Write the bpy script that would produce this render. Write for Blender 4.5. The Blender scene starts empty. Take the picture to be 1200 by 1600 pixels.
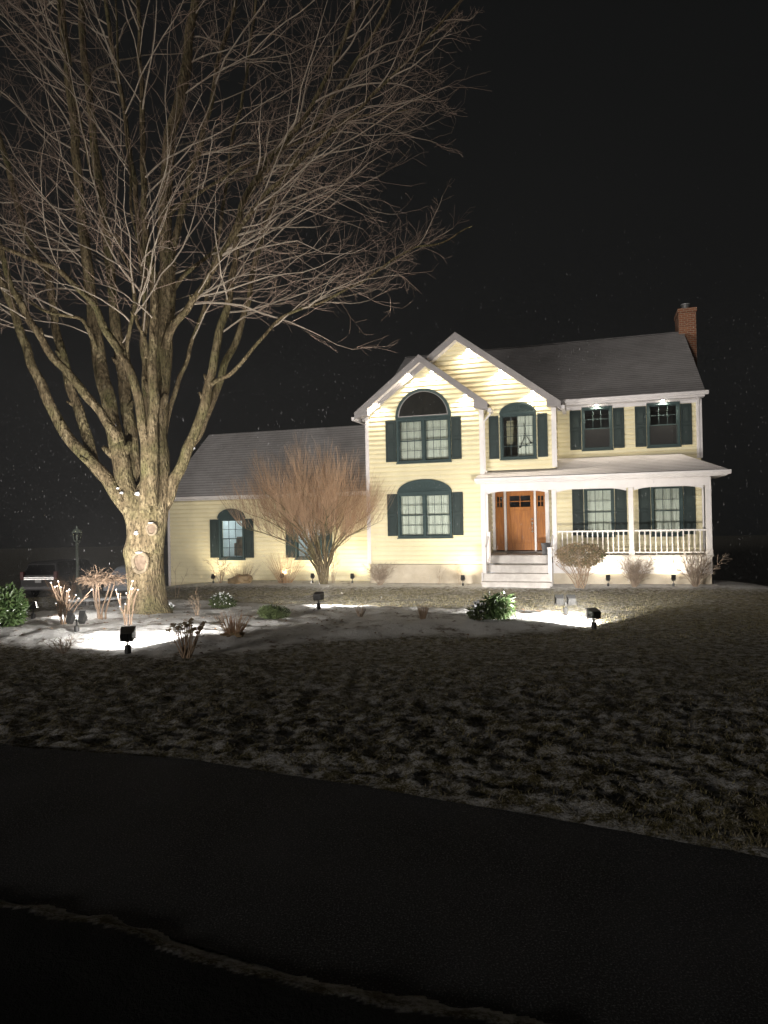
import bpy, math, random
from mathutils import Vector, Matrix, noise
R=math.radians
rnd=random.Random(7)
sc=bpy.context.scene
# ------------------------------------------------------------------ camera, world, exposure
F=1060.0; ROLL=0.0205; PITCH=0.007; EYE=2.2
cam=bpy.data.cameras.new('camera'); co=bpy.data.objects.new('camera',cam); sc.collection.objects.link(co)
cam.sensor_fit='VERTICAL'; cam.sensor_height=32; cam.lens=F/1600*32; cam.clip_end=500; cam.clip_start=0.05
co.matrix_world=Matrix.Translation((0,0,EYE))@Matrix.Rotation(math.pi/2+PITCH,4,'X')@Matrix.Rotation(-ROLL,4,'Z')
sc.camera=co
w=bpy.data.worlds.new('World'); sc.world=w; w.use_nodes=True
bg=w.node_tree.nodes['Background']; bg.inputs[0].default_value=(0.0060,0.0066,0.0068,1); bg.inputs[1].default_value=0.32
sc.view_settings.view_transform='Standard'; sc.view_settings.look='None'; sc.view_settings.exposure=1.0; sc.view_settings.gamma=1
# dim far light from the street side behind the camera (added fill without a known lamp, lifts roofs, lawn and drive)
sl=bpy.data.lights.new('night_fill_sun','SUN'); sl.energy=.42; sl.angle=R(7); sl.color=(1,.93,.85); so_=bpy.data.objects.new('night_fill_sun',sl); sc.collection.objects.link(so_)
so_.rotation_euler=Vector((.62,.78,-.17)).to_track_quat('-Z','Y').to_euler()
HAZE=.0027
# light strengths (watts)
P_FLOOD=0.92; P_WALL=1.4; P_SOFFIT=1.8
WARM=(1.0,0.86,0.66); COOL=(1.0,0.95,0.88)

def ray(px,py):
    c,s=math.cos(ROLL),math.sin(ROLL); du,dv=px-600,py-800
    u=du*c-dv*s; v=du*s+dv*c
    d=Vector((u/F,1,-v/F)); return Matrix.Rotation(PITCH,3,'X')@d
def at(px,py,Y):
    d=ray(px,py); return Vector((0,0,EYE))+d*(Y/d.y)
def sst(x,a,b):
    t=max(0,min(1,(x-a)/(b-a))); return t*t*(3-2*t)
YK=[0,4.5,10,16,22,60]; ZK=[.6,.6,.2,.02,-.12,-.4]
def base(x,y):
    if y<=0: z=.6
    else:
        z=ZK[-1]
        for i in range(len(YK)-1):
            if y<YK[i+1]:
                t=(y-YK[i])/(YK[i+1]-YK[i]); z=ZK[i]+(ZK[i+1]-ZK[i])*t; break
    z-=1.3*sst(y,20,33)*sst(-x,4.5,13)
    z-=1.6*sst(x,10.2,15)*sst(y,16.5,25)
    z+=.07*noise.noise(Vector((x*.25,y*.25,3)))*sst(y,5,9)*(1-sst(y,19,22))
    return z
def gnd(px,py,f=base):
    d=ray(px,py); o=Vector((0,0,EYE)); t=.5; 
    for i in range(900):
        p=o+d*t
        if p.z<f(p.x,p.y): break
        t+=.1
    lo,hi=t-.1,t
    for i in range(20):
        m=(lo+hi)/2; p=o+d*m
        if p.z<f(p.x,p.y): hi=m
        else: lo=m
    return o+d*hi
# ------------------------------------------------------------------ helpers
def mat(name,col,rough=.7,metal=0.,emit=None,es=0,spec=.5):
    m=bpy.data.materials.new(name); m.use_nodes=True; b=m.node_tree.nodes['Principled BSDF']
    b.inputs['Base Color'].default_value=(*col,1); b.inputs['Roughness'].default_value=rough; b.inputs['Metallic'].default_value=metal
    b.inputs['Specular IOR Level'].default_value=spec
    if emit: b.inputs['Emission Color'].default_value=(*emit,1); b.inputs['Emission Strength'].default_value=es
    return m
class NT:
    def __init__(s,m): s.m=m; s.t=m.node_tree; s.b=s.t.nodes['Principled BSDF']
    def n(s,typ,**k):
        x=s.t.nodes.new(typ)
        for a,v in k.items():
            if a.startswith('_'): x.inputs[a[1:].replace('_',' ')].default_value=v
            else: setattr(x,a,v)
        return x
    def l(s,a,b): s.t.links.new(a,b)
    def pos(s,scale=(1,1,1),kind='Object'):
        tc=s.n('ShaderNodeTexCoord'); mp=s.n('ShaderNodeMapping'); mp.inputs['Scale'].default_value=scale; s.l(tc.outputs[kind],mp.inputs[0]); return mp.outputs[0]
    def noise(s,scale,detail=4,vec=None,rough=.55):
        x=s.n('ShaderNodeTexNoise',_Scale=scale,_Detail=detail,_Roughness=rough)
        if vec: s.l(vec,x.inputs['Vector'])
        return x.outputs['Fac']
    def ramp(s,fac,stops):
        x=s.n('ShaderNodeValToRGB'); e=x.color_ramp.elements
        while len(e)<len(stops): e.new(.5)
        for i,(p,c) in enumerate(stops): e[i].position=p; e[i].color=(*c,1) if len(c)==3 else c
        s.l(fac,x.inputs[0]); return x.outputs[0]
    def mix(s,fac,a,b):
        x=s.n('ShaderNodeMix',data_type='RGBA')
        for v,i in ((fac,0),(a,6),(b,7)):
            if hasattr(v,'links') or hasattr(v,'is_linked'): s.l(v,x.inputs[i])
            else: x.inputs[i].default_value=v if i==0 else (*v,1)
        return x.outputs[2]
    def math(s,op,a,b=None):
        x=s.n('ShaderNodeMath',operation=op)
        for v,i in ((a,0),(b,1)):
            if v is None: continue
            if hasattr(v,'is_linked'): s.l(v,x.inputs[i])
            else: x.inputs[i].default_value=v
        return x.outputs[0]
    def bump(s,h,strength=.3,dist=.02):
        x=s.n('ShaderNodeBump',_Strength=strength,_Distance=dist); s.l(h,x.inputs['Height']); s.l(x.outputs[0],s.b.inputs['Normal'])
    def col(s,c): s.l(c,s.b.inputs['Base Color'])
def speck(name,c1,c2,scale=8,rough=.7,bs=.2,bd=.01,**k):
    m=mat(name,c1,rough,**k); t=NT(m); v=t.pos(); n=t.noise(scale,5,v); t.col(t.ramp(n,[(.3,c1),(.7,c2)])); t.bump(t.noise(scale*4,4,v),bs,bd); return m
M={}
def siding_mat():
    m=mat('yellow_siding',(.75,.68,.46),.6); t=NT(m); v=t.pos()
    a=t.noise(1.3,5,v); b=t.noise(30,3,t.pos((1,1,6)))
    c=t.ramp(a,[(.25,(.68,.615,.41)),(.75,(.79,.725,.50))]); c=t.mix(t.math('MULTIPLY',b,.25),c,(.60,.52,.33)); t.col(c); t.bump(b,.15,.003); return m
M['siding']=siding_mat()
M['white']=speck('white_trim',(.60,.575,.575),(.68,.65,.65),3,.5,.1,.002)
M['lav']=speck('dimmed_grey_rake_board',(.23,.215,.215),(.29,.27,.27),3,.6,.1,.002)  # greyish boards; the weaker light on the rakes is put into the colour
M['deck']=speck('grey_deck_boards',(.42,.39,.37),(.58,.55,.52),5,.7,.2,.004)
M['green']=speck('dark_green_paint',(.014,.034,.035),(.024,.048,.050),14,.75,.2,.003)
M['shut']=speck('shutter_green_paint',(.006,.017,.017),(.014,.029,.029),10,.75,.3,.004)
M['concrete']=speck('foundation_concrete',(.42,.36,.27),(.56,.50,.40),2.5,.9,.3,.01)
M['black']=speck('black_plastic',(.008,.008,.008),(.016,.016,.016),20,.45,.1,.002)
M['metalgrey']=speck('grey_metal',(.20,.20,.20),(.3,.3,.3),20,.4,.1,.002)
M['midgrey']=speck('weathered_grey_plastic',(.005,.005,.005),(.010,.010,.009),20,.9,.1,.002)
M['steel']=mat('satin_steel',(.75,.75,.73),.25,1.)
M['room']=mat('pale_room_wall',(.62,.62,.58),.8)
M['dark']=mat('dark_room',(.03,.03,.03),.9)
def wood():
    m=mat('varnished_door_wood',(.42,.14,.04),.5,spec=.25); t=NT(m); v=t.pos((22,22,1.6)); n=t.noise(1.5,6,v,.6)
    t.col(t.ramp(n,[(.3,(.20,.062,.006)),(.55,(.33,.115,.011)),(.75,(.44,.175,.02))])); t.bump(n,.1,.003); return m
M['wood']=wood()
def glass():
    m=bpy.data.materials.new('window_glass'); m.use_nodes=True; t=m.node_tree; t.nodes.clear()
    o=t.nodes.new('ShaderNodeOutputMaterial'); mx=t.nodes.new('ShaderNodeMixShader'); tr=t.nodes.new('ShaderNodeBsdfTransparent'); gl=t.nodes.new('ShaderNodeBsdfGlossy'); fr=t.nodes.new('ShaderNodeFresnel')
    gl.inputs['Roughness'].default_value=.03; fr.inputs[0].default_value=1.6; tr.inputs[0].default_value=(.86,.9,.9,1)
    t.links.new(fr.outputs[0],mx.inputs[0]); t.links.new(tr.outputs[0],mx.inputs[1]); t.links.new(gl.outputs[0],mx.inputs[2]); t.links.new(mx.outputs[0],o.inputs[0]); return m
M['glass']=glass()
def screen():
    m=bpy.data.materials.new('insect_screen'); m.use_nodes=True; t=m.node_tree; t.nodes.clear()
    o=t.nodes.new('ShaderNodeOutputMaterial'); mx=t.nodes.new('ShaderNodeMixShader'); tr=t.nodes.new('ShaderNodeBsdfTransparent'); gl=t.nodes.new('ShaderNodeBsdfDiffuse')
    gl.inputs[0].default_value=(.06,.06,.06,1); mx.inputs[0].default_value=.45
    t.links.new(tr.outputs[0],mx.inputs[1]); t.links.new(gl.outputs[0],mx.inputs[2]); t.links.new(mx.outputs[0],o.inputs[0]); return m
M['screen']=screen()
def cloth(name,c,freq=60):
    m=mat(name,c,.9); t=NT(m); x=t.n('ShaderNodeTexWave',wave_type='BANDS',bands_direction='X',_Scale=freq/10,_Distortion=2.5,_Detail=2.); t.l(t.pos(),x.inputs[0])
    t.col(t.mix(x.outputs['Fac'],tuple(k*.93 for k in c),c)); t.bump(x.outputs['Fac'],.2,.01); t.b.inputs['Transmission Weight'].default_value=0; return m
M['curtain']=cloth('sheer_curtain',(.70,.71,.62))
def roofm(name,c1,c2,snow,amt):
    m=mat(name,c1,.95,spec=.2); t=NT(m)
    tc=t.n('ShaderNodeTexCoord'); br=t.n('ShaderNodeTexBrick',_Scale=1.,offset=.5); br.inputs['Brick Width'].default_value=.32; br.inputs['Row Height'].default_value=.17
    br.inputs['Mortar Size'].default_value=.002; br.inputs['Mortar Smooth'].default_value=.4; br.inputs['Color1'].default_value=(*c1,1); br.inputs['Color2'].default_value=(*c2,1); br.inputs['Mortar'].default_value=(c1[0]*.2,c1[1]*.2,c1[2]*.2,1)
    t.l(tc.outputs['UV'],br.inputs['Vector']); n=t.noise(1.2,6,t.pos(),.65)
    f=t.noise(55,3,t.pos(),.7)
    s=t.ramp(t.math('ADD',t.math('MULTIPLY',n,.55),t.math('MULTIPLY',f,.45)),[(.5-amt*.5,(0,0,0)),(1.0-amt*.5,(1,1,1))])
    sp_=t.n('ShaderNodeSeparateXYZ'); t.l(tc.outputs['UV'],sp_.inputs[0]); wob=t.math('MULTIPLY',t.noise(3,2,t.pos()),.02)
    fr_=t.math('FRACT',t.math('DIVIDE',t.math('ADD',sp_.outputs['Y'],wob),.17)); line=t.ramp(fr_,[(.0,(1,1,1)),(.10,(1,1,1)),(.30,(.15,.15,.15)),(.75,(0,0,0))])
    s=t.math('MULTIPLY',s,t.math('SUBTRACT',1.0,t.math('MULTIPLY',line,.75))); c=t.mix(s,t.mix(t.math('MULTIPLY',line,.7),br.outputs[0],(c1[0]*.25,c1[1]*.25,c1[2]*.25)),snow); t.col(c)
    h=t.math('SUBTRACT',t.noise(60,3,t.pos()),t.math('MULTIPLY',line,1.2)); t.bump(h,.5,.012); return m
M['shingle']=roofm('charcoal_shingles',(.26,.245,.24),(.36,.34,.335),(.62,.60,.61),.6)
M['porchroof']=roofm('snow_dusted_shingles',(.46,.44,.46),(.56,.53,.56),(.84,.82,.86),1.1)
M['chimney']=mat('chimney_brick',(.3,.12,.06),.9)
t=NT(M['chimney']); br=t.n('ShaderNodeTexBrick',_Scale=1.); br.inputs['Brick Width'].default_value=.2; br.inputs['Row Height'].default_value=.075; br.inputs['Mortar Size'].default_value=.009
br.inputs['Color1'].default_value=(.34,.12,.05,1); br.inputs['Color2'].default_value=(.22,.075,.035,1); br.inputs['Mortar'].default_value=(.38,.30,.22,1)
t.l(t.n('ShaderNodeTexCoord').outputs['UV'],br.inputs['Vector']); t.col(br.outputs[0]); t.bump(br.outputs['Fac'],.6,-.01)
def bark():
    m=mat('maple_bark',(.2,.16,.1),.9,spec=.2); t=NT(m); v=t.pos((1,1,.28)); n=t.noise(9,7,v,.65); g=t.noise(1.6,4,t.pos()); vo=t.n('ShaderNodeTexVoronoi',_Scale=26.); t.l(v,vo.inputs[0])
    c=t.ramp(n,[(.30,(.08,.06,.035)),(.5,(.19,.145,.085)),(.68,(.33,.265,.165))]); c=t.mix(t.ramp(g,[(.45,(0,0,0)),(.7,(.55,.55,.55))]),c,(.13,.14,.05))
    ml=t.noise(22,4,t.pos((1,1,.6)),.7); c=t.mix(t.ramp(ml,[(.40,(.8,.8,.8)),(.50,(0,0,0))]),c,(.045,.036,.02)); t.col(c); t.bump(t.math('ADD',n,t.math('MULTIPLY',vo.outputs['Distance'],.6)),1.0,.05); return m
M['bark']=bark()
M['twig']=speck('grey_brown_twigs',(.34,.28,.22),(.50,.43,.35),3,.8,0.,.01)
M['finetwig']=speck('reddish_fine_twigs',(.24,.165,.125),(.38,.29,.23),3,.8,0.,.01)
M['redtwig']=speck('orange_brown_twigs',(.36,.225,.14),(.50,.35,.23),4,.8,0.,.01)
M['tan']=speck('dry_tan_stalks',(.24,.165,.105),(.36,.26,.175),6,.85,.1,.01)
M['stalk']=speck('cut_stalk_bark',(.13,.085,.055),(.24,.165,.11),8,.85,.1,.01)
M['drygrass']=speck('dry_grass_blades',(.34,.20,.11),(.46,.30,.18),6,.9,0.,.01)
M['greybrown']=speck('grey_brown_stems',(.20,.15,.11),(.32,.25,.19),6,.9,0.,.01)
M['leaf']=speck('evergreen_leaves',(.025,.055,.016),(.085,.135,.04),9,.5,0.,.01)
M['brownleaf']=speck('brown_curled_leaves',(.15,.10,.05),(.30,.22,.12),9,.7,0.,.01)
M['juniper']=speck('juniper_needles',(.025,.04,.012),(.075,.10,.03),9,.8,0.,.01)
M['snow']=speck('snow',(.74,.76,.80),(.84,.85,.88),3,.8,.35,.02)
M['cut']=mat('sawn_wood_scar',(.4,.25,.17),.8)
t=NT(M['cut']); n=t.noise(7,5,t.pos()); t.col(t.ramp(n,[(.35,(.085,.055,.035)),(.65,(.20,.145,.10))])); t.bump(n,.4,.01)
M['callus']=speck('bark_callus',(.14,.11,.07),(.24,.19,.13),12,.9,.5,.01)

def P(o,label=None,cat=None,group=None,kind=None):
    for k,v in (('label',label),('category',cat),('group',group),('kind',kind)):
        if v: o[k]=v
    return o
def link(o,parent=None):
    sc.collection.objects.link(o)
    if parent is not None: o.parent=parent
    return o
def empty(name,loc=(0,0,0),rz=0,parent=None):
    o=bpy.data.objects.new(name,None); o.location=loc; o.rotation_euler=(0,0,rz); o.empty_display_size=.2; return link(o,parent)
class MB:
    def __init__(s): s.v=[]; s.f=[]; s.uv=[]; s.has=False; s.mi=[]
    def face(s,pts,uv=None,mi=0):
        i=len(s.v); s.v.extend([tuple(p) for p in pts]); s.f.append(tuple(range(i,i+len(pts)))); s.uv.append(uv); s.mi.append(mi)
        if uv: s.has=True
    def box(s,x0,x1,y0,y1,z0,z1,mi=0):
        v=[(x0,y0,z0),(x1,y0,z0),(x1,y1,z0),(x0,y1,z0),(x0,y0,z1),(x1,y0,z1),(x1,y1,z1),(x0,y1,z1)]
        i=len(s.v); s.v+=v
        for f in ((0,3,2,1),(4,5,6,7),(0,1,5,4),(1,2,6,5),(2,3,7,6),(3,0,4,7)): s.f.append(tuple(i+k for k in f)); s.uv.append(None); s.mi.append(mi)
        return s
    def raw(s,v,f,mi=0):
        i=len(s.v); s.v+= [tuple(p) for p in v]
        for q in f: s.f.append(tuple(i+k for k in q)); s.uv.append(None); s.mi.append(mi)
    def tube(s,pts,rad,n=5,cap=True,jit=0,seed=0):
        pts=[Vector(p) for p in pts]; i0=len(s.v); prev=None
        for k,p in enumerate(pts):
            d=(pts[min(k+1,len(pts)-1)]-pts[max(k-1,0)])
            if d.length<1e-9: d=Vector((0,0,1))
            d.normalize()
            if prev is None:
                a=d.orthogonal().normalized()
            else:
                a=prev-d*prev.dot(d); a=a.normalized() if a.length>1e-6 else d.orthogonal().normalized()
            prev=a; b=d.cross(a); r=rad[k] if hasattr(rad,'__len__') else rad
            for j in range(n):
                an=2*math.pi*j/n; q=a*math.cos(an)+b*math.sin(an); rr=r
                if jit: rr=r*(1+jit*noise.noise(Vector((q.x*1.3+seed,q.y*1.3,p.z*1.1)))+jit*.6*noise.noise(Vector((q.x*4+seed,q.y*4,p.z*3.3))))
                s.v.append(tuple(p+q*rr))
        for k in range(len(pts)-1):
            for j in range(n):
                s.f.append((i0+k*n+j,i0+k*n+(j+1)%n,i0+(k+1)*n+(j+1)%n,i0+(k+1)*n+j)); s.uv.append(None); s.mi.append(0)
        if cap:
            s.f.append(tuple(i0+j for j in range(n))[::-1]); s.uv.append(None); s.mi.append(0)
            s.f.append(tuple(i0+(len(pts)-1)*n+j for j in range(n))); s.uv.append(None); s.mi.append(0)
    def lathe(s,c,prof,n=12):
        i0=len(s.v); c=Vector(c)
        for r,z in prof:
            for j in range(n):
                a=2*math.pi*j/n; s.v.append((c.x+r*math.cos(a),c.y+r*math.sin(a),c.z+z))
        for k in range(len(prof)-1):
            for j in range(n): s.f.append((i0+k*n+j,i0+k*n+(j+1)%n,i0+(k+1)*n+(j+1)%n,i0+(k+1)*n+j)); s.uv.append(None); s.mi.append(0)
        s.f.append(tuple(i0+j for j in range(n))[::-1]); s.uv.append(None); s.mi.append(0)
        s.f.append(tuple(i0+(len(prof)-1)*n+j for j in range(n))); s.uv.append(None); s.mi.append(0)
    def prism(s,poly,y0,y1):     # poly in x,z
        n=len(poly); i=len(s.v)
        s.v+=[(x,y0,z) for x,z in poly]+[(x,y1,z) for x,z in poly]
        fs=[tuple(range(n)),tuple(range(2*n-1,n-1,-1))]+[((k+1)%n,k,n+k,n+(k+1)%n) for k in range(n)]
        for f in fs: s.f.append(tuple(i+k for k in f)); s.uv.append(None); s.mi.append(0)
    def build(s,name,m,parent=None,smooth=False,bevel=0,loc=None,mats=None):
        me=bpy.data.meshes.new(name); me.from_pydata(s.v,[],s.f)
        if s.has:
            ul=me.uv_layers.new(name='UVMap'); k=0
            for f,u in zip(s.f,s.uv):
                for q in range(len(f)):
                    ul.data[k].uv=u[q] if u else (0,0); k+=1
        for mm in (mats or [m]): me.materials.append(mm)
        if mats:
            me.polygons.foreach_set('material_index',s.mi)
        if smooth: me.polygons.foreach_set('use_smooth',[True]*len(me.polygons))
        me.update(); o=bpy.data.objects.new(name,me)
        if loc is not None: o.location=loc
        if bevel:
            b=o.modifiers.new('bevel','BEVEL'); b.width=bevel; b.segments=2; b.limit_method='ANGLE'
        return link(o,parent)
def split_build(mb,name,m,parent,**k):
    par=list(range(len(mb.v)))
    def fnd(a):
        while par[a]!=a: par[a]=par[par[a]]; a=par[a]
        return a
    key={}
    for i,v in enumerate(mb.v):
        q=tuple(round(c,4) for c in v)
        if q in key: par[fnd(i)]=fnd(key[q])
        else: key[q]=i
    for f in mb.f:
        for q in f[1:]: par[fnd(q)]=fnd(f[0])
    g={}
    for f,u in zip(mb.f,mb.uv): g.setdefault(fnd(f[0]),[]).append((f,u))
    out=[]
    for fs in g.values():
        n=MB(); mp={}
        for f,u in fs:
            nf=[]
            for q in f:
                if q not in mp: mp[q]=len(n.v); n.v.append(mb.v[q])
                nf.append(mp[q])
            n.f.append(tuple(nf)); n.uv.append(u); n.mi.append(0)
            if u: n.has=True
        out.append(n.build(name,m,parent,**k))
    return out
def spot(name,parent,loc,target,power,angle,color=COOL,blend=.6,size=.04):
    l=bpy.data.lights.new(name,'SPOT'); l.energy=power; l.spot_size=R(angle); l.spot_blend=blend; l.color=color; l.shadow_soft_size=size
    o=bpy.data.objects.new(name,l); link(o,parent); o.location=loc
    d=Vector(target)-Vector(loc); o.rotation_euler=d.to_track_quat('-Z','Y').to_euler(); return o

# ------------------------------------------------------------------ ground
def rng(a,b): return a+(b-a)*rnd.random()
far=[(0,1168),(300,1190),(600,1238),(900,1290),(1200,1345)]
near=[(0,1400),(170,1432),(330,1478),(500,1530),(700,1572),(860,1595)]
flat=lambda x,y:.6
FE=[gnd(*p,f=flat) for p in far]; NE=[gnd(*p,f=flat) for p in near]
def ext(L,a,b):
    d=(L[1]-L[0]); d.normalize(); e=(L[-1]-L[-2]); e.normalize()
    return [L[0]-d*a]+L+[L[-1]+e*b]
FE=ext(FE,30,25); NE=ext(NE,30,25)
def yon(L,x):
    for i in range(len(L)-1):
        if L[i].x<=x<=L[i+1].x or i==len(L)-2 and x>L[i+1].x:
            t=(x-L[i].x)/(L[i+1].x-L[i].x+1e-9); return L[i].y+(L[i+1].y-L[i].y)*t
    return L[0].y
bedpx=[(-160,1003),(0,1010),(100,1022),(200,1031),(300,1031),(400,1022),(500,1008),(620,1001),(750,998),(880,990),(938,976),(915,962),(820,957),(700,954),(560,951),(440,949),(360,944),(280,940),(240,938),(170,945),(60,962),(-60,958),(-200,950)]
BED=[gnd(*p) for p in bedpx]
def inpoly(x,y,L):
    c=False; j=len(L)-1
    for i in range(len(L)):
        a,b=L[i],L[j]
        if (a.y>y)!=(b.y>y) and x<(b.x-a.x)*(y-a.y)/(b.y-a.y)+a.x: c=not c
        j=i
    return c
def pdist(x,y,L):
    m=1e9
    for i in range(len(L)):
        a,b=L[i],L[(i+1)%len(L)]; dx,dy=b.x-a.x,b.y-a.y; t=max(0,min(1,((x-a.x)*dx+(y-a.y)*dy)/(dx*dx+dy*dy+1e-9)))
        m=min(m,math.hypot(x-a.x-t*dx,y-a.y-t*dy))
    return m if inpoly(x,y,L) else -m
bx0,bx1=min(p.x for p in BED)-1,max(p.x for p in BED)+1; by0,by1=min(p.y for p in BED)-1,max(p.y for p in BED)+1
def bedh(x,y):
    if not(bx0<x<bx1 and by0<y<by1): return 0,-1
    d=pdist(x,y,BED)+.18*noise.noise(Vector((x*1.3,y*1.3,5)))
    return .17*sst(d,-.35,1.0),d
# foundation planting strip along the house front, snow covered
HX,HY,HA=-.542,22.957,-.30
ca,sa=math.cos(HA),math.sin(HA)
def hw(x,y,z=0): return Vector((HX+x*ca-y*sa,HY+x*sa+y*ca,z))
def wh(X,Y):
    dx,dy=X-HX,Y-HY; return dx*ca+dy*sa,-dx*sa+dy*ca
def striph(X,Y):
    x,y=wh(X,Y)
    if -10<x<13 and -3.5<y<2:
        e=-1.25+.15*math.sin(x*.9)+.2*noise.noise(Vector((x*.8,y,9)))
        d=min(y-e,12.2-x,x+9.5)
        return .10*sst(d,-.5,.5),d
    return 0,-1
def G(x,y):   # large form incl. mounds, no fine clods
    return base(x,y)+bedh(x,y)[0]+striph(x,y)[0]
def clod(x,y):
    fe=yon(FE,x); k=sst(y,fe,fe+.25)*(1-.55*sst(y,fe+3,fe+7))
    v=Vector((x,y,0))
    n1=noise.noise(v*3.1); n2=noise.noise(v*7.3+Vector((5,1,2))); n3=noise.noise(v*17+Vector((1,7,2)))
    ridg=1-abs(noise.noise(v*4.6+Vector((3,3,8))))*2
    return k*(.030*n1+.034*n2+.025*n3+.022*max(ridg,-.2))
def bedrel(x,y,bd):
    kk=sst(bd,-.4,.2); z=kk*(.035*noise.noise(Vector((x*1.2,y*2.2,4)))+.028*noise.noise(Vector((x*3.4,y*4.2,6)))+.012*noise.noise(Vector((x*9,y*9,2))))
    return z-kk*.05*max(0,noise.noise(Vector((x*2.1,y*2.6,14)))-.28)*2
def gz_(x,y):
    bh,bd=bedh(x,y); return base(x,y)+bh+bedrel(x,y,bd)+clod(x,y)*.45
lawn=MB(); rows=[]; y=1.2
while y<110: rows.append(y); y*=1.006 if y<6 else 1.0125
cols=[-1.35+2.7*i/420 for i in range(421)]
xs=cols; vals=[]
for y in rows:
    for u in cols:
        x=u*(y+1.0)
        fe=yon(FE,x); ne=yon(NE,x)+.05*noise.noise(Vector((x*2.2,7,1)))+.02*noise.noise(Vector((x*9,3,1)))
        bh,bd=bedh(x,y); sh,sd=striph(x,y)
        z=base(x,y)+bh+sh
        if y<fe-.02 and y>ne: z-=.03; s=0
        elif y<=ne:
            t=ne-y; z+= .03*sst(t,0,.12)*(1-sst(t,.15,.4))+.02*noise.noise(Vector((x*6,y*6,1)))*(1-sst(t,.2,.5)) -.04*sst(t,.1,.5); s=(1-1.6*sst(t,.01,.11))*.40 if t<.11 else -1
        else:
            z+=clod(x,y)*(.45 if max(bd,sd)>0 else 1)
            if bd>-.5:
                kk=sst(bd,-.4,.2); z+=kk*(.035*noise.noise(Vector((x*1.2,y*2.2,4)))+.028*noise.noise(Vector((x*3.4,y*4.2,6)))+.012*noise.noise(Vector((x*9,y*9,2))))
                z-=kk*.05*max(0,noise.noise(Vector((x*2.1,y*2.6,14)))-.28)*2
            s=max(sst(bd,-.05,.3),sst(sd,-.1,.35)*.8)
        lawn.v.append((x,y,z)); vals.append(s)
nc=len(cols)
for i in range(len(rows)-1):
    for j in range(nc-1):
        k=i*nc+j; lawn.f.append((k,k+1,k+nc+1,k+nc))
lawn.uv=[None]*len(lawn.f)
gm=mat('winter_lawn',(.1,.1,.05),.95,spec=.15); t=NT(gm); v=t.pos()
att=t.n('ShaderNodeAttribute',attribute_name='snow'); sep=att.outputs['Fac']
n1=t.noise(.35,4,v); n2=t.noise(9,6,v,.7); n3=t.noise(60,4,v,.7); n4=t.noise(2.2,5,v,.65)
grass=t.ramp(n2,[(.3,(.045,.038,.018)),(.5,(.14,.12,.055)),(.62,(.21,.175,.085)),(.75,(.32,.26,.14))])
grass=t.mix(t.math('MULTIPLY',n1,.5),grass,(.075,.075,.028))
n5=t.noise(28,5,t.pos((1,2.2,1)),.75); grass=t.mix(t.ramp(n5,[(.44,(.85,.85,.85)),(.53,(0,0,0))]),grass,(.03,.026,.013)); grass=t.mix(t.ramp(n3,[(.42,(0,0,0)),(.7,(.7,.7,.7))]),grass,(.20,.165,.09))
snow=t.ramp(n4,[(.3,(.62,.62,.62)),(.7,(.80,.80,.80))])
soil=t.ramp(n3,[(.4,(.12,.09,.06)),(.65,(.24,.20,.16))])
snowpatch=t.ramp(t.math('ADD',t.math('MULTIPLY',n4,.6),t.math('MULTIPLY',n2,.4)),[(.37,(0,0,0)),(.46,(1,1,1))])
bedc=t.mix(snowpatch,soil,snow)
# dusting of snow on the lawn, lying on the tops of clods
geo=t.n('ShaderNodeNewGeometry'); sx=t.n('ShaderNodeSeparateXYZ'); t.l(geo.outputs['Normal'],sx.inputs[0])
up=t.ramp(sx.outputs['Z'],[(.80,(0,0,0)),(.97,(1,1,1))])
dust=t.ramp(t.math('ADD',t.math('MULTIPLY',n2,.6),t.math('MULTIPLY',n3,.4)),[(.46,(0,0,0)),(.57,(.85,.85,.85))])
lawncol=t.mix(t.math('MULTIPLY',dust,up),grass,(.55,.55,.56))
dk=t.ramp(t.math('ADD',sep,1.0),[(.0,(1,1,1)),(.9,(0,0,0))]); t.col(t.mix(dk,t.mix(sep,lawncol,bedc),(.008,.008,.007))); t.bump(t.math('ADD',n3,t.math('MULTIPLY',n2,1.5)),.9,.03)
lo=lawn.build('lawn',gm,smooth=True); P(lo,kind='structure')
a=lo.data.attributes.new('snow','FLOAT','POINT'); a.data.foreach_set('value',vals)
# short winter grass
gb=[MB(),MB()]
for k in range(150000):
    y=3.2+14*rnd.random()**1.6; x=rng(-.62,.62)*(y+1)
    if y<yon(FE,x)+.05 or rnd.random()>.35+.9*max(0,noise.noise(Vector((x*.9,y*.9,3)))+.35): continue
    if bedh(x,y)[1]>0: continue
    z=base(x,y)+clod(x,y)-.005; a=rng(0,6.283); h=rng(.008,.028)*(1+.04*y); w_=rng(.0015,.003)*(1+y*.09); ln=rng(.5,2.2)*h
    dx,dy=math.cos(a),math.sin(a)
    gb[k%2].face([(x-dy*w_,y+dx*w_,z),(x+dy*w_,y-dx*w_,z),(x+dx*ln,y+dy*ln,z+h*.8)])
for k in range(90000):
    x=rng(-11,11.5); y=rng(10.5,22.5)
    if bedh(x,y)[1]>-.05 or striph(x,y)[1]>-.1: continue
    if noise.noise(Vector((x*.7,y*1.1,13)))<-.28: continue
    z=G(x,y)+clod(x,y)-.004; a=rng(0,6.283); h=rng(.012,.038); w_=rng(.004,.009); ln=rng(.2,1.2)*h; dx,dy=math.cos(a),math.sin(a)
    gb[k%2].face([(x-dy*w_,y+dx*w_,z),(x+dy*w_,y-dx*w_,z),(x+dx*ln,y+dy*ln,z+h)])
for m_,nm in zip(gb,(((.15,.135,.05),(.26,.225,.10)),((.20,.165,.09),(.34,.30,.22)))):
    P(m_.build('grass',speck('winter_grass_blades',nm[0],nm[1],2.5,.8,0,.01)),kind='stuff')
ll=MB()
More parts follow.
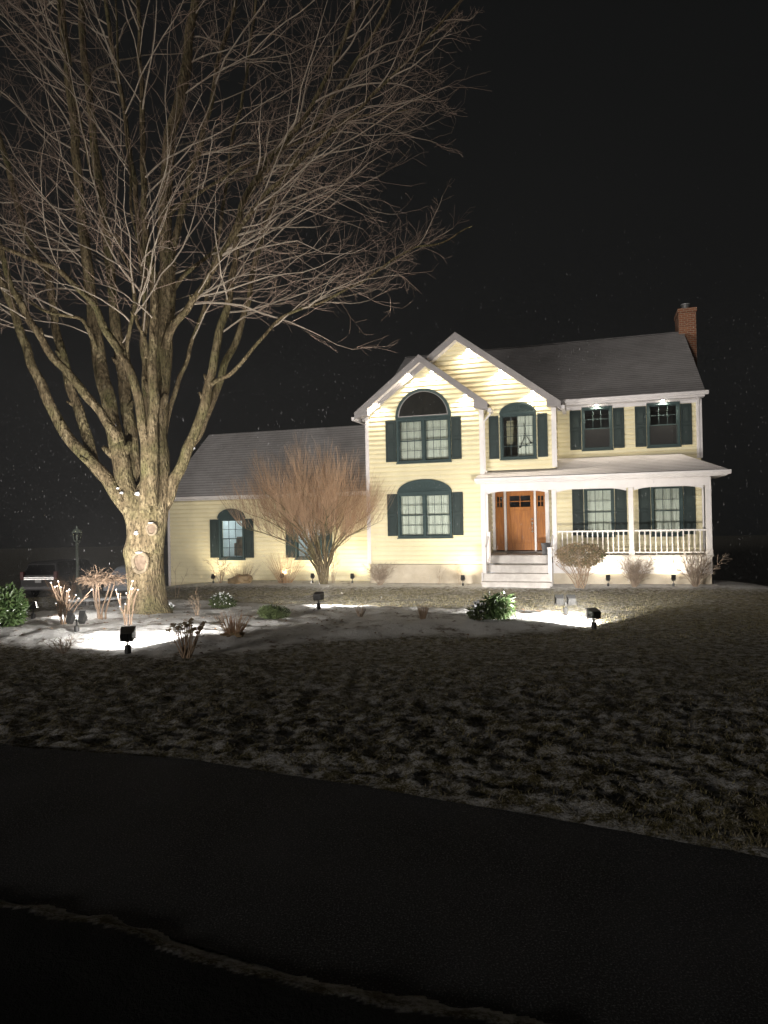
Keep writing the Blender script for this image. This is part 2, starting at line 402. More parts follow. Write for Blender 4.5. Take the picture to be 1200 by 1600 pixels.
for k in range(3200):
    x=rng(bx0,bx1); y=rng(by0,by1); h_,d_=bedh(x,y)
    if d_<-.1 or noise.noise(Vector((x*1.4,y*1.4,8)))<-.05: continue
    z=gz_(x,y)+.012; a=rng(0,6.28); l=rng(.02,.05); c_,s_=math.cos(a),math.sin(a); up_=rng(.0,.03)
    ll.face([(x-c_*l,y-s_*l,z),(x+s_*l*.5,y-c_*l*.5,z+up_),(x+c_*l,y+s_*l,z+up_*.4),(x-s_*l*.5,y+c_*l*.5,z+up_*.5)])
P(ll.build('fallen_leaves',speck('dead_leaf_brown',(.10,.06,.035),(.22,.14,.08),5,.8,0,.01)),kind='stuff')
# asphalt drive in the foreground
rd=MB(); am=mat('worn_asphalt',(.05,.05,.05),.92,spec=.2); t=NT(am); v=t.pos(); n=t.noise(120,3,v,.7); n2=t.noise(1.2,5,v)
c=t.ramp(n,[(.35,(.016,.017,.018)),(.55,(.036,.037,.038)),(.68,(.20,.20,.20))]); c=t.mix(t.ramp(n2,[(.4,(0,0,0)),(.75,(.35,.35,.35))]),c,(.10,.10,.11)); t.col(c); t.bump(n,.7,.008)
X=-30.
while X<24:
    X2=X+.25
    a0,a1,b0,b1=yon(NE,X),yon(FE,X),yon(NE,X2),yon(FE,X2)
    if a1>a0 or b1>b0:
        e=lambda x,y:.025*noise.noise(Vector((x*3,y,2)))
        rd.face([(X,a0-.02,.6),(X2,b0-.02,.6),(X2,b1+.03+e(X2,9),.602),(X,a1+.03+e(X,9),.602)])
    X=X2
P(rd.build('driveway',am),kind='structure')
# ------------------------------------------------------------------ house
house=empty('colonial_house',(HX,HY,0),HA)
P(house,'pale yellow clapboard two-storey house with green shutters, front porch and low left wing','house')
H=house
CO=.155
def siding(mb,org,dx,L,z0,z1,top=None,holes=(),out=(0,-1),s0=0):
    # org (x,y), dx unit direction along wall, out = outward normal
    z=z0
    while z<z1-1e-6:
        zt=min(z+CO,z1)
        xa,xb=0,L
        if top:
            # two-level clip : interval of u where top(u)>z ; slanted ends
            pass
        def iv(zz):
            if not top: return 0,L
            return top(zz)
        a0,b0=iv(z); a1,b1=iv(zt)
        segs=[(a0,b0,a1,b1)]
        for (h0,h1,hz0,hz1) in holes:
            if hz1>z+.01 and hz0<zt-.01:
                ns=[]
                for (p,q,p1,q1) in segs:
                    if h1<=p or h0>=q: ns.append((p,q,p1,q1)); continue
                    if h0>p: ns.append((p,h0,p1,h0))
                    if h1<q: ns.append((h1,q,h1,q1))
                segs=ns
        for (p,q,p1,q1) in segs:
            if q-p<.002: continue
            if q1<p1: p1=q1=(p1+q1)/2
            def W(u,o,zz): return (org[0]+dx[0]*u+out[0]*o,org[1]+dx[1]*u+out[1]*o,zz)
            k=min(1,.6*CO/(zt-z)); zm=z+(zt-z)*k; pm,qm=p+(p1-p)*k,q+(q1-q)*k
            mb.face([W(p,.044,z),W(q,.044,z),W(qm,.031,zm),W(pm,.031,zm)])
            mb.face([W(pm,.031,zm),W(qm,.031,zm),W(q1,.003,zt),W(p1,.003,zt)])
            mb.face([W(p,.003,z),W(q,.003,z),W(q,.044,z),W(p,.044,z)])
        z=zt
# wall shells with real openings : backing + siding
def wall(name,org,dx,L,z0,z1,top=None,holes=(),out=(0,-1)):
    mb=MB(); siding(mb,org,dx,L,z0,z1,top,holes,out)
    # backing slab (strips between holes)
    zs=sorted({z0,z1}|{h[2] for h in holes if z0<h[2]<z1}|{h[3] for h in holes if z0<h[3]<z1})
    for a,b in zip(zs,zs[1:]):
        xs=[(0,L)]
        for h in holes:
            if h[2]<b-1e-6 and h[3]>a+1e-6:
                n=[]
                for p,q in xs:
                    if h[1]<=p or h[0]>=q: n.append((p,q)); continue
                    if h[0]>p: n.append((p,h[0]))
                    if h[1]<q: n.append((h[1],q))
                xs=n
        for p,q in xs:
            def W(u,o,zz): return (org[0]+dx[0]*u+out[0]*o,org[1]+dx[1]*u+out[1]*o,zz)
            if top:
                A=top(a);B=top(b); pa,qa=max(p,A[0]),min(q,A[1]); pb,qb=max(p,B[0]),min(q,B[1])
                if qa<=pa: continue
                if qb<pb: pb=qb=(pb+qb)/2
            else: pa,qa,pb,qb=p,q,p,q
            f=[W(pa,0,a),W(qa,0,a),W(qb,0,b),W(pb,0,b)]; g=[W(pa,-.12,a),W(qa,-.12,a),W(qb,-.12,b),W(pb,-.12,b)]
            i=len(mb.v); mb.v+=f+g
            for q4 in ((0,1,2,3),(5,4,7,6),(1,5,6,2),(4,0,3,7),(4,5,1,0),(3,2,6,7)): mb.f.append(tuple(i+k for k in q4)); mb.uv.append(None); mb.mi.append(0)
    return mb.build(name,M['siding'],H)
def gtop(xl,xr,ze,sl):
    def f(z):
        d=max(0,(z-ze)/sl) if z>ze else 0
        return d,(xr-xl)-d
    return f
D2,D3,DW=.255,1.6,.736
XR,X2R,X2M,X3R=3.936,6.18,3.13,10.56
S1,S2=.775,.755
# windows: (cx0,cx1 casing, z0,z1, plane y, shutter outer xs, style)
WIN=dict(
 f1u=(1.08,2.91,3.97,5.43,0),f1l=(1.07,2.90,1.49,2.97,0),
 f2=(4.47,5.61,3.97,5.43,D2),m3=(6.98,7.94,4.26,5.66,D3),m4=(8.985,9.97,4.26,5.66,D3),
 p5=(7.0,7.94,1.42,3.02,D3),p6=(9.06,10.0,1.42,3.02,D3),w7=(-6.12,-5.06,.74,2.27,DW),w8=(-3.02,-1.96,.74,2.27,DW))
def hole(k,x0,pad=.06):
    a=WIN[k]; return (a[0]+pad-x0,a[1]-pad-x0,a[2]+pad,a[3]-pad)
wall('wall',(0,0),(1,0),XR,.62,5.72,None,[hole('f1u',0),hole('f1l',0)])
wall('wall',(0,0),(1,0),XR,5.72,5.72+S1*XR/2,gtop(0,XR,5.72,S1))
x2l=2*X2M-X2R
wall('wall',(x2l,D2),(1,0),X2R-x2l,3.62,5.62,None,[hole('f2',x2l),(-x2l-.0,-x2l+XR-.1,3.0,5.62)])
wall('wall',(x2l,D2),(1,0),X2R-x2l,5.62,5.62+S2*(X2R-X2M),gtop(x2l,X2R,5.62,S2))
wall('wall',(XR-.1,D3),(1,0),X3R-XR+.1,.86,5.8,None,[hole(k,XR-.1) for k in('m3','m4','p5','p6')]+[(4.0-XR+.1,5.87-XR+.1,.80,3.05)])
wall('wall',(-8.36,DW),(1,0),8.36,-.75,3.0,None,[hole('w7',-8.36),hole('w8',-8.36)])
wall('wall',(XR,0),(0,1),D3,.62,5.75,None,(),(1,0))       # right side of the front gable bay
wall('wall',(X2R,D2),(0,1),D3-D2,3.62,5.7,None,(),(1,0))
wall('wall',(0,D3+8),(0,-1),D3+8,.62,5.75,None,(),(-1,0))
wall('wall',(-8.36,7.0),(0,-1),7.0-DW,-.75,3.0,None,(),(-1,0))
wall('wall',(X3R,D3),(0,1),8.7,.62,5.8,None,(),(1,0))
# gable ends of main block and wing
def gable_end(x,y0,y1,z0,zr,out):
    mb=MB(); ym=(y0+y1)/2; s=1 if out>0 else -1
    mb.face([(x,y0,z0),(x,y1,z0),(x,ym,zr)] if s>0 else [(x,y1,z0),(x,y0,z0),(x,ym,zr)]); return mb.build('gable',M['siding'],H)
gable_end(X3R,D3,D3+8.8,5.8,8.6,1); gable_end(-8.36,DW,6.9,3.0,5.6,-1); gable_end(0,D3,D3+8.8,5.75,8.6,-1)
# back walls so that no light leaks through
mb=MB(); mb.box(-8.2,0,6.9,7.0,-.75,3.0); mb.box(0,X3R,10.2,10.3,.6,5.8); mb.build('wall',M['siding'],H)
# foundation
mb=MB(); mb.box(.03,XR-.02,.02,.3,-.8,.60); mb.box(XR-.05,10.56,.05,.3,-.8,.33); mb.box(10.3,10.56,.3,9,-.8,.33); mb.build('foundation',M['concrete'],H)
# corner boards, trim
mb=MB()
def cb(x,y,z0,z1,w=.10,sx=1,side=True): mb.box(min(x,x+w*sx),max(x,x+w*sx),y-.052,y+.002,z0,z1)
cb(0-.004,0,.62,5.7); cb(XR+.004,0,.62,5.7,sx=-1); cb(X2R+.004,D2,3.66,5.62,sx=-1); cb(X3R+.004,D3,3.85,5.72,w=.12,sx=-1); cb(-8.36-.004,DW,-.6,2.95)
mb.box(XR+.004,XR+.052,-.052,.09,.62,5.68); mb.box(X2R+.004,X2R+.052,D2-.052,D2+.09,3.66,5.6); mb.box(X3R+.004,X3R+.05,D3-.052,D3+.1,3.85,5.72)
mb.box(-.034,-.004,-.034,DW-.03,.62,5.7)
split_build(mb,'corner_board',M['white'],H)
# ---- roofs
def slab(mb,a,b,c,d,th=.09):   # a,b eave left/right ; c,d ridge right/left (top surface, ccw from above)
    a,b,c,d=[Vector(p) for p in (a,b,c,d)]; n=(b-a).cross(d-a).normalized()
    if n.z<0: n=-n
    L=(b-a).length; Wd=(d-a).length; e=(b-a).normalized(); f=(d-a)-e*(d-a).dot(e); f.normalize()
    def uv(p): q=p-a; return (q.dot(e),q.dot(f))
    mb.face([a,b,c,d],[uv(a),uv(b),uv(c),uv(d)])
    A,B,C,D=[p-n*th for p in (a,b,c,d)]
    mb.face([D,C,B,A]); mb.face([a,A,B,b]); mb.face([b,B,C,c]); mb.face([c,C,D,d]); mb.face([d,D,A,a])
mb=MB()
ZR,YR=8.92,6.0; YE=1.24; ZE=5.90
slab(mb,(-.2,YE,ZE),(X3R+.12,YE,ZE),(X3R+.12,YR,ZR),(-.2,YR,ZR))
slab(mb,(X3R+.12,2*YR-YE,ZE),(-.2,2*YR-YE,ZE),(-.2,YR,ZR),(X3R+.12,YR,ZR))
mb.box(-.2,X3R+.12,YR-.1,YR+.1,ZR-.02,ZR+.02)
mb.build('roof',M['shingle'],H)
def gable_roof(x0,x1,xm,zap,sl,yf,yb):
    mb=MB(); zl=zap-sl*(xm-x0); zr=zap-sl*(x1-xm)
    slab(mb,(x1,yf,zr),(x1,yb,zr),(xm,yb,zap),(xm,yf,zap)); slab(mb,(x0,yb,zl),(x0,yf,zl),(xm,yf,zap),(xm,yb,zap))
    mb.build('roof',M['shingle'],H)
    # rake boards (in front of the roof edge) + soffit
    rb=MB(); w=.20; y0=yf-.03
    for xa in (x0,x1):
        za=zap-sl*abs(xm-xa)
        rb.prism([(xa,za-.03),(xm,zap-.03),(xm,zap-.03-w),(xa,za-.03-w)] if xa<xm else [(xm,zap-.03),(xa,za-.03),(xa,za-.03-w),(xm,zap-.03-w)],y0,yf+.0)
        rb.prism([(xa,za+.012),(xm,zap+.012),(xm,zap-.032),(xa,za-.032)] if xa<xm else [(xm,zap+.012),(xa,za+.012),(xa,za-.032),(xm,zap-.032)],y0-.03,yf-.001)
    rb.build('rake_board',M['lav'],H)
    so=MB()
    for xa in (x0,x1):
        za=zap-sl*abs(xm-xa); k=.225
        so.face([(xa,yf+.001,za-k),(xm,yf+.001,zap-k),(xm,yf+.34,zap-k),(xa,yf+.34,za-k)] )
        so.face([(xa,yf+.001,za-k+.01),(xm,yf+.001,zap-k+.01),(xm,yf+.34,zap-k+.01),(xa,yf+.34,za-k+.01)][::-1] )
    so.build('soffit',M['white'],H)
A1=5.72+S1*XR/2+.20; A2=5.62+S2*(X2R-X2M)+.20
XM=XR/2
gable_roof(-.30,XR+.22,XM,A1,S1,-.32,3.9)
gable_roof(x2l-.2,X2R+.22,X2M,A2,S2,D2-.32,4.9)
# boxed eave returns
rb=MB()
def ret(x0,x1,y0,y1,z0,z1): rb.box(x0,x1,y0,y1,z0,z1)
rb.prism([(-.30,5.50),(.16,5.60),(.16,5.86),(-.26,5.56)],-.33,-.0)
rb.prism([(XR-.22,5.62),(XR+.22,5.52),(XR+.24,5.58),(XR-.22,5.92)],-.33,-.0)
rb.prism([(X2R-.22,5.56),(X2R+.22,5.50),(X2R+.22,5.56),(X2R-.22,5.88)],D2-.33,D2-.0)
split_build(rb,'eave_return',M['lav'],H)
# gutters
g=MB()
def gutter(p,q,w=.11,h=.11):   # along x
    g.prism([(0,0)],0,0) if 0 else None
    x0,y0,z0=p; x1=q[0]
    prof=[(y0,z0),(y0-w,z0),(y0-w+.01,z0-h*.45),(y0-w*.55,z0-h),(y0,z0-h)]
    i=len(g.v); n=len(prof); g.v+=[(x0,a,b) for a,b in prof]+[(x1,a,b) for a,b in prof]
    for f in [tuple(range(n))[::-1],tuple(range(n,2*n))]+[(k,(k+1)%n,n+(k+1)%n,n+k) for k in range(n)]: g.f.append(tuple(i+k for k in f)); g.uv.append(None); g.mi.append(0)
gutter((X2R+.24,YE-.02,ZE-.005),(X3R+.2,YE,ZE))
gutter((-8.36-.05,DW-.34,3.10),(-.02,0,0),.10,.10)
# gutter down each side of the front gable, running back
g.box(-.42,-.30,-.30,DW+.5,5.46,5.57); g.box(XR+.22,XR+.33,-.30,D2-.02,5.46,5.57); g.box(X2R+.22,X2R+.33,D2-.30,YE,5.44,5.55)
g.box(6.2,X3R+.1,YE,D3-.0,ZE-.16,ZE-.14)       # soffit board under main eave
g.box(6.2,X3R+.1,YE-.018,YE,ZE-.17,ZE-.01)
g.box(-8.38,-.02,DW-.34,DW-.0,2.955,2.975); g.box(-8.38,-.02,DW-.32,DW-.3,2.96,3.09)
g.box(6.2,X3R-.0,D3-.045,D3-.022,5.60,ZE-.165)
split_build(g,'gutter',M['white'],H)
d=MB()
d.tube([(XR+.27,-.1,5.47),(XR+.27,-.1,5.40),(XR+.07,-.09,5.18),(XR+.07,-.09,3.62),(XR+.13,-.13,3.56)],.035,4)
d.build('downspout',M['white'],H)
d=MB(); d.tube([(X3R-.06,D3-.2,5.74),(X3R-.06,D3-.07,5.5),(X3R-.06,D3-.07,3.9)],.035,4); d.build('downspout',M['white'],H)
d=MB(); d.tube([(10.42,.42,3.1),(10.42,.42,1.0)],.032,4); d.build('downspout',M['white'],H)
# wing roof
mb=MB(); WY,WZ=3.86,5.88
slab(mb,(-8.42,DW-.36,3.11),(-.02,DW-.36,3.11),(-.02,WY,WZ),(-8.42,WY,WZ)); slab(mb,(-.02,2*WY-DW+.36,3.11),(-8.42,2*WY-DW+.36,3.11),(-8.42,WY,WZ),(-.02,WY,WZ))
mb.build('roof',M['shingle'],H)
# ---- chimney
mb=MB()
def ubox(mb,x0,x1,y0,y1,z0,z1):
    for pts,uv in (([(x0,y0),(x1,y0)],0),([(x1,y0),(x1,y1)],0),([(x1,y1),(x0,y1)],0),([(x0,y1),(x0,y0)],0)):
        (a,b),(c,e)=pts; L=math.hypot(c-a,e-b)
        mb.face([(a,b,z0),(c,e,z0),(c,e,z1),(a,b,z1)],[(0,z0),(L,z0),(L,z1),(0,z1)])
    mb.face([(x0,y0,z1),(x1,y0,z1),(x1,y1,z1),(x0,y1,z1)],[(0,0),(1,0),(1,1),(0,1)])
ubox(mb,10.50,11.10,5.85,7.0,5,9.62); ubox(mb,10.47,11.13,5.82,7.03,9.62,9.78); ch=mb.build('chimney',M['chimney'],H)
mb=MB(); mb.lathe((10.8,6.3,9.781),[(.14,0),(.13,.22),(.17,.23),(.17,.27),(.02,.3)],12); mb.build('flue_cap',M['metalgrey'],ch)
# ---- windows
def arch(mb,x0,x1,z,rise,y0,y1,th,n=18,fill=False):
    cx=(x0+x1)/2; a=(x1-x0)/2
    pts=[(cx-a*math.cos(math.pi*k/n),z+rise*math.sin(math.pi*k/n)) for k in range(n+1)]
    if fill: mb.prism([(x,zz) for x,zz in pts][::-1],y0,y1); return
    ins=[(cx-(a-th)*math.cos(math.pi*k/n),z+(rise-th)*math.sin(math.pi*k/n)) for k in range(n+1)]
    for k in range(n): mb.prism([ins[k],ins[k+1],pts[k+1],pts[k]][::-1],y0,y1)
def shutter(parent,x0,x1,z0,z1,y,louvre=False):
    s=MB(); yf=y-.088; s.box(x0,x1,yf+.02,y-.040,z0,z1)
    w=.045; s.box(x0,x0+w,yf,yf+.019,z0,z1); s.box(x1-w,x1,yf,yf+.019,z0,z1)
    zm=(z0+z1)/2+.02
    for a,b in ((z0,z0+.07),(zm-.035,zm+.035),(z1-.06,z1)): s.box(x0+w,x1-w,yf,yf+.019,a,b)
    for a,b in ((z0+.11,zm-.075),(zm+.075,z1-.10)): s.box(x0+w+.035,x1-w-.035,yf+.006,yf+.019,a,b)
    s.build('shutter',M['shut'],parent,bevel=.004)
def window(key,shut,curt='curtain',units=1,cols=3,rowsU=2,rowsL=2,top=None,rise=.4,grid_low=True,room='dark',halfcurtain=False,meet=True):
    x0,x1,z0,z1,y=WIN[key]; c=MB(); w=.075; yf=y-.105
    c.box(x0,x0+w,yf,y+.06,z0,z1); c.box(x1-w,x1,yf,y+.06,z0,z1); c.box(x0+w,x1-w,yf,y+.06,z1-w,z1); c.box(x0+w,x1-w,yf,y+.06,z0,z0+w*.8)
    c.box(x0-.02,x1+.02,yf-.03,y-.024,z0-.035,z0-.002)
    if units==2:
        xm=(x0+x1)/2; c.box(xm-.05,xm+.05,yf,y+.06,z0+w*.8,z1-w)
    if top=='fan':
        arch(c,x0,x1,z1+.004,rise,y-.105,y-.024,.06); arch(c,x0+.055,x1-.055,z1+.004,rise-.055,y-.075,y-.024,0,fill=True)
        cx=(x0+x1)/2
        for k in range(1,12):
            an=math.pi*k/12; a=(x1-x0)/2-.08; b=rise-.08
            c.tube([(cx+.08*math.cos(an),y-.08,z1+.02+.05*math.sin(an)),(cx+a*math.cos(an),y-.08,z1+.02+b*math.sin(an))],.013,4)
        c.box(x0,x1,yf-.004,y-.024,z1-.02,z1+.035)
    if top=='glass':
        arch(c,x0-.02,x1+.02,z1+.03,rise,y-.12,y-.024,.085,24); c.box(x0-.02,x1+.02,y-.12,y-.024,z1+.004,z1+.05)
    if top=='plain':
        arch(c,x0-.03,x1+.03,z1+.004,rise,y-.11,y-.024,0,fill=True); arch(c,x0-.035,x1+.035,z1+.004,rise+.006,y-.13,y-.111,.05)
        c.box(x0-.04,x1+.04,yf-.02,y-.024,z1-.02,z1+.03)
    win=c.build('window',M['green'],H,bevel=.004)
    if top=='glass':
        s=MB(); arch(s,x0+.066,x1-.066,z1+.052,rise-.09,y-.105,y-.05,.035,24); s.box(x0+.066,x1-.066,y-.105,y-.05,z1+.052,z1+.085); s.build('arch_frame',M['lav'],win)
        s=MB(); arch(s,x0+.075,x1-.075,z1+.055,rise-.1,y-.075,y-.047,0,24,fill=True); s.build('arch_pane',M['archglass'],win)
    n=units; ux=[(x0+w,x1-w)] if n==1 else [(x0+w,(x0+x1)/2-.05),((x0+x1)/2+.05,x1-w)]
    zb,zt=z0+w*.8,z1-w; zm=(zb+zt)/2
    for a,b in ux:
        s=MB(); f=.032
        if meet: secs=[(zm-.015,zt,y-.03,rowsU),(zb,zm+.015,y-.004,rowsL)]
        else: secs=[(zb,zt,y-.03,rowsU)]
        for (p,q,ys,rw) in secs:
            s.box(a,a+f,ys,ys+.025,p,q); s.box(b-f,b,ys,ys+.025,p,q); s.box(a+f,b-f,ys,ys+.025,p,p+f); s.box(a+f,b-f,ys,ys+.025,q-f,q)
            if rw:
                for k in range(1,cols): xx=a+f+(b-a-2*f)*k/cols; s.box(xx-.008,xx+.008,ys+.003,ys+.02,p+f,q-f)
                for k in range(1,rw):
                    zz=p+f+(q-p-2*f)*k/rw
                    for kk in range(cols):
                        xa=a+f+(b-a-2*f)*kk/cols+.008; xb=a+f+(b-a-2*f)*(kk+1)/cols-.008; s.box(xa,xb,ys+.004,ys+.019,zz-.008,zz+.008)
        s.build('sash',M['green'] if room!='white' else M['white'],win)
        gl=MB()
        for (p,q,ys,rw) in secs: gl.face([(a+f,ys+.012,p+f),(b-f,ys+.012,p+f),(b-f,ys+.012,q-f),(a+f,ys+.012,q-f)])
        gl.build('pane',M['glass'],win)
        if not grid_low:
            gl=MB(); gl.face([(a+.005,y-.034,zb+.01),(b-.005,y-.034,zb+.01),(b-.005,y-.034,zm-.02),(a+.005,y-.034,zm-.02)]); gl.build('insect_screen',M['screen'],win)
        if curt:
            cu=MB(); n_=40; ca_,cb_=a-.02,b+.02
            if halfcurtain: ca_=a+(b-a)*.46
            pts=[]
            for k in range(n_+1):
                xx=ca_+(cb_-ca_)*k/n_; yy=y+.17+.007*math.sin(xx*62)+.004*math.sin(xx*131)
                pts.append((xx,yy))
            for k in range(n_): cu.face([(pts[k][0],pts[k][1],zb-.04),(pts[k+1][0],pts[k+1][1],zb-.04),(pts[k+1][0],pts[k+1][1],zt+.05),(pts[k][0],pts[k][1],zt+.05)])
            cu.build('curtain',M[curt],win)
    # room liner behind the opening
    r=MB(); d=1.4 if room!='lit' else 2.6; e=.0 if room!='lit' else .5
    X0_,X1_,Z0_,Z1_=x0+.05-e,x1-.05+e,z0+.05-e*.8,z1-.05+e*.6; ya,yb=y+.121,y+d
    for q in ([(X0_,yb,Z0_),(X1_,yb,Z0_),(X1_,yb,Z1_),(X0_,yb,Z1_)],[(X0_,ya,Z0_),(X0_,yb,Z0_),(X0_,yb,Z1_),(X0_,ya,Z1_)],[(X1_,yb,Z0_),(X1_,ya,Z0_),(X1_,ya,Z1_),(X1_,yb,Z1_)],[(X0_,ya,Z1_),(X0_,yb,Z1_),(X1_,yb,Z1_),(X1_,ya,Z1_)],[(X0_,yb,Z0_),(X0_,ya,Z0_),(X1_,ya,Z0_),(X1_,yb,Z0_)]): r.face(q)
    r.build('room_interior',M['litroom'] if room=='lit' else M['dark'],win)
    if room=='lit':
        fu=MB()
        fu.box(x0-.1,x1+.2,y+1.2,y+1.7,z0+.05,z0+.55); fu.box(x0+.15,x0+.55,y+.95,y+1.1,z0+.05,z0+.8); fu.box(x0+.3,x1-.1,y+2.50,y+2.58,z0+.95,z0+1.3)
        for k in range(4): fu.box(x0+.1+k*.2,x0+.16+k*.2,y+1.1,y+1.16,z0+.55,z0+.62+.07*(k%3))
        fu.build('furniture',M['furn'],win,bevel=.02)
        l=bpy.data.lights.new('room_light','POINT'); l.energy=ROOMW; l.color=(.86,.96,1.0); l.shadow_soft_size=.12; o=bpy.data.objects.new('room_light',l); link(o,win); o.location=((x0+x1)/2,y+1.3,z1+.1)
    for (a,b,p,q) in shut: shutter(win,a,b,p,q,y)
    return win
ROOMW=16
M['litroom']=mat('pale_room_paint',(.70,.74,.74),.8)
M['furn']=speck('dark_brown_furniture',(.10,.07,.05),(.30,.20,.15),6,.6,.1,.01)
M['archglass']=mat('dark_reflective_glass',(.012,.013,.012),.06,spec=.8)
window('f1u',[(.70,1.06,4.02,5.40),(2.935,3.255,4.02,5.40)],units=2,cols=3,rowsU=2,rowsL=2,top='glass',rise=.93)
window('f1l',[(.71,1.05,1.55,2.95),(2.92,3.26,1.55,2.95)],units=2,top='fan',rise=.43)
window('f2',[(4.116,4.43,3.99,5.37),(5.65,5.96,3.99,5.37)],cols=4,rowsU=4,meet=False,top='fan',rise=.33,halfcurtain=True)
window('m3',[(6.60,6.96,4.28,5.58),(7.96,8.30,4.28,5.58)],curt=None,rowsL=0,grid_low=False)
window('m4',[(8.63,8.965,4.28,5.58),(9.99,10.31,4.28,5.58)],curt=None,rowsL=0,grid_low=False)
window('p5',[(6.62,6.98,1.45,3.0),(7.96,8.32,1.45,3.0)])
window('p6',[(8.68,9.04,1.45,3.0),(10.02,10.36,1.45,3.0)])
window('w7',[(-6.50,-6.14,.79,2.23),(-5.04,-4.69,.79,2.23)],curt=None,top='plain',rise=.34,room='lit')
window('w8',[(-3.39,-3.04,.79,2.23),(-1.94,-1.59,.79,2.23)],curt=None,top='plain',rise=.34,room='lit')
# chandelier hanging behind the middle upper window
chn=empty('chandelier',hw(5.22,D2+.10,4.35),HA); P(chn,'dark slim chandelier hanging inside the middle upper window','chandelier')
c=MB(); c.tube([(0,0,.75),(0,0,.3)],.008,5); c.tube([(0,0,.3),(-.13,0,0),(.0,0,.06)],.012,5); c.tube([(0,0,.45),(.2,0,.14),(.34,0,.1)],.010,5); c.build('arm',M['black'],chn)
c=MB()
for q in ((-.14,0,0),(.06,0,.05),(.2,0,.12),(.34,0,.09)): c.lathe(q,[(.01,-.03),(.03,-.015),(.03,.02),(.012,.035)],8)
split_build(c,'candle_cup',M['black'],chn)
# framed pictures on the dark wall behind the middle upper window
mb=MB()
for (x,z) in ((4.72,4.50),(4.88,4.50),(4.98,4.80)): mb.box(x,x+.10,D2+1.30,D2+1.33,z,z+.16)
split_build(mb,'framed_picture',M['curtain'],H)
# ---- door
DL,DR,DB,DT=4.461,5.368,.965,2.985
fr=MB(); yf=D3-.06
for a,b in ((3.985,4.075),(4.375,4.452),(5.377,5.445),(5.745,5.875)): fr.box(a,b,yf,D3+.04,.93,3.0)
fr.box(3.985,5.875,yf-.006,D3+.04,3.0,3.07); fr.box(3.985,5.875,yf-.05,D3+.04,.86,.928)
fr.build('door_frame',M['white'],H)
dr=MB(); yd=D3+.0
def panel_door(mb,x0,x1,z0,z1,win,panels):
    st=.11 if x1-x0>.5 else .055
    mb.box(x0,x0+st,yd,yd+.04,z0,z1); mb.box(x1-st,x1,yd,yd+.04,z0,z1)
    zw0,zw1=win
    mb.box(x0+st,x1-st,yd,yd+.04,zw1,z1); mb.box(x0+st,x1-st,yd,yd+.04,zw0-.12,zw0); mb.box(x0+st,x1-st,yd,yd+.04,z0,z0+.24)
    pz0,pz1=z0+.24,zw0-.12; L=x1-x0-2*st
    for k in range(panels):
        a=x0+st+L*k/panels; b=x0+st+L*(k+1)/panels
        if k: mb.box(a-.03,a+.03,yd+.001,yd+.039,pz0,pz1)
        mb.box(a,b,yd+.018,yd+.03,pz0,pz1)
panel_door(dr,DL,DR,DB,DT,(2.44,2.82),2)
zz=2.63; dr.box(DL+.11,DR-.11,yd+.005,yd+.03,zz-.015,zz+.015); dr.box((DL+DR)/2-.015,(DL+DR)/2+.015,yd+.004,yd+.031,2.44,2.82)
dr.box(DL+.07,DR-.07,yd-.02,yd-.001,2.40,2.435)
door=dr.build('front_door',M['wood'],H,bevel=.004)
g2=MB(); g2.face([(DL+.11,yd+.02,2.44),(DR-.11,yd+.02,2.44),(DR-.11,yd+.02,2.82),(DL+.11,yd+.02,2.82)]); g2.build('pane',M['glass'],door)
hd=MB()
for z in (2.02,1.60): hd.lathe((DR-.06,yd-.035,z),[(.012,-.035),(.034,-.02),(.034,.02),(.012,.035)],10)
hd.tube([(DR-.06,yd-.01,1.62),(DR-.06,yd-.07,1.66),(DR-.06,yd-.07,1.80),(DR-.06,yd-.01,1.86)],.013,6); hd.box(DR-.09,DR-.03,yd-.012,yd-.001,1.83,1.93)
hd.build('handle',M['steel'],door,smooth=True)
for a,b in ((4.079,4.371),(5.449,5.741)):
    s=MB(); panel_door(s,a,b,DB,DT,(2.44,2.80),1); xm=(a+b)/2
    s.box(xm-.014,xm+.014,yd+.004,yd+.03,2.44,2.80); s.box(a+.055,b-.055,yd+.005,yd+.029,2.605,2.635)
    sl=s.build('sidelight',M['wood'],H,bevel=.004)
    g2=MB(); g2.face([(a+.05,yd+.02,2.44),(b-.05,yd+.02,2.44),(b-.05,yd+.02,2.80),(a+.05,yd+.02,2.80)]); g2.build('pane',M['glass'],sl)
r=MB(); r.box(4.0,5.86,D3+.06,D3+1.4,.9,.92); r.box(4.0,5.86,D3+1.4,D3+1.42,.9,3.0); r.build('hall_interior',M['dark'],H)
# ---- porch
mb=MB(); 
n=13
for k in range(n):
    a=XR+.04; b=10.62; y0=-.03+k*(D3+.0)/n; mb.box(a,b,y0,y0+D3/n-.008,.855,.89)
mb.build('porch_floor',M['deck'],H)
mb=MB(); mb.box(6.06,10.58,.0,.035,.33,.84); mb.box(10.55,10.58,.036,D3,.33,.84)
for k in range(1,46):
    x=6.06+k*.1; mb.box(x-.004,x+.004,-.006,-.0005,.34,.83)
mb.box(6.06,10.6,-.04,-.008,.835,.852)
mb.build('porch_skirt',M['white'],H)
pr=MB()
slab(pr,(3.73,-.37,3.37),(10.98,-.37,3.37),(9.95,D3-.025,4.02),(3.95,D3-.025,4.02),.05)
slab(pr,(10.98,-.37,3.37),(10.98,D3-.03,3.37),(9.96,D3-.03,4.0),(9.95,D3-.03,4.02),.03)
pr.build('porch_roof',M['porchroof'],H)
mb=MB()
mb.box(XR+.04,10.58,-.03,.13,2.93,3.19); mb.box(3.74,10.96,-.36,1.5,3.19,3.215); mb.box(10.45,10.58,.13,D3,2.93,3.19)
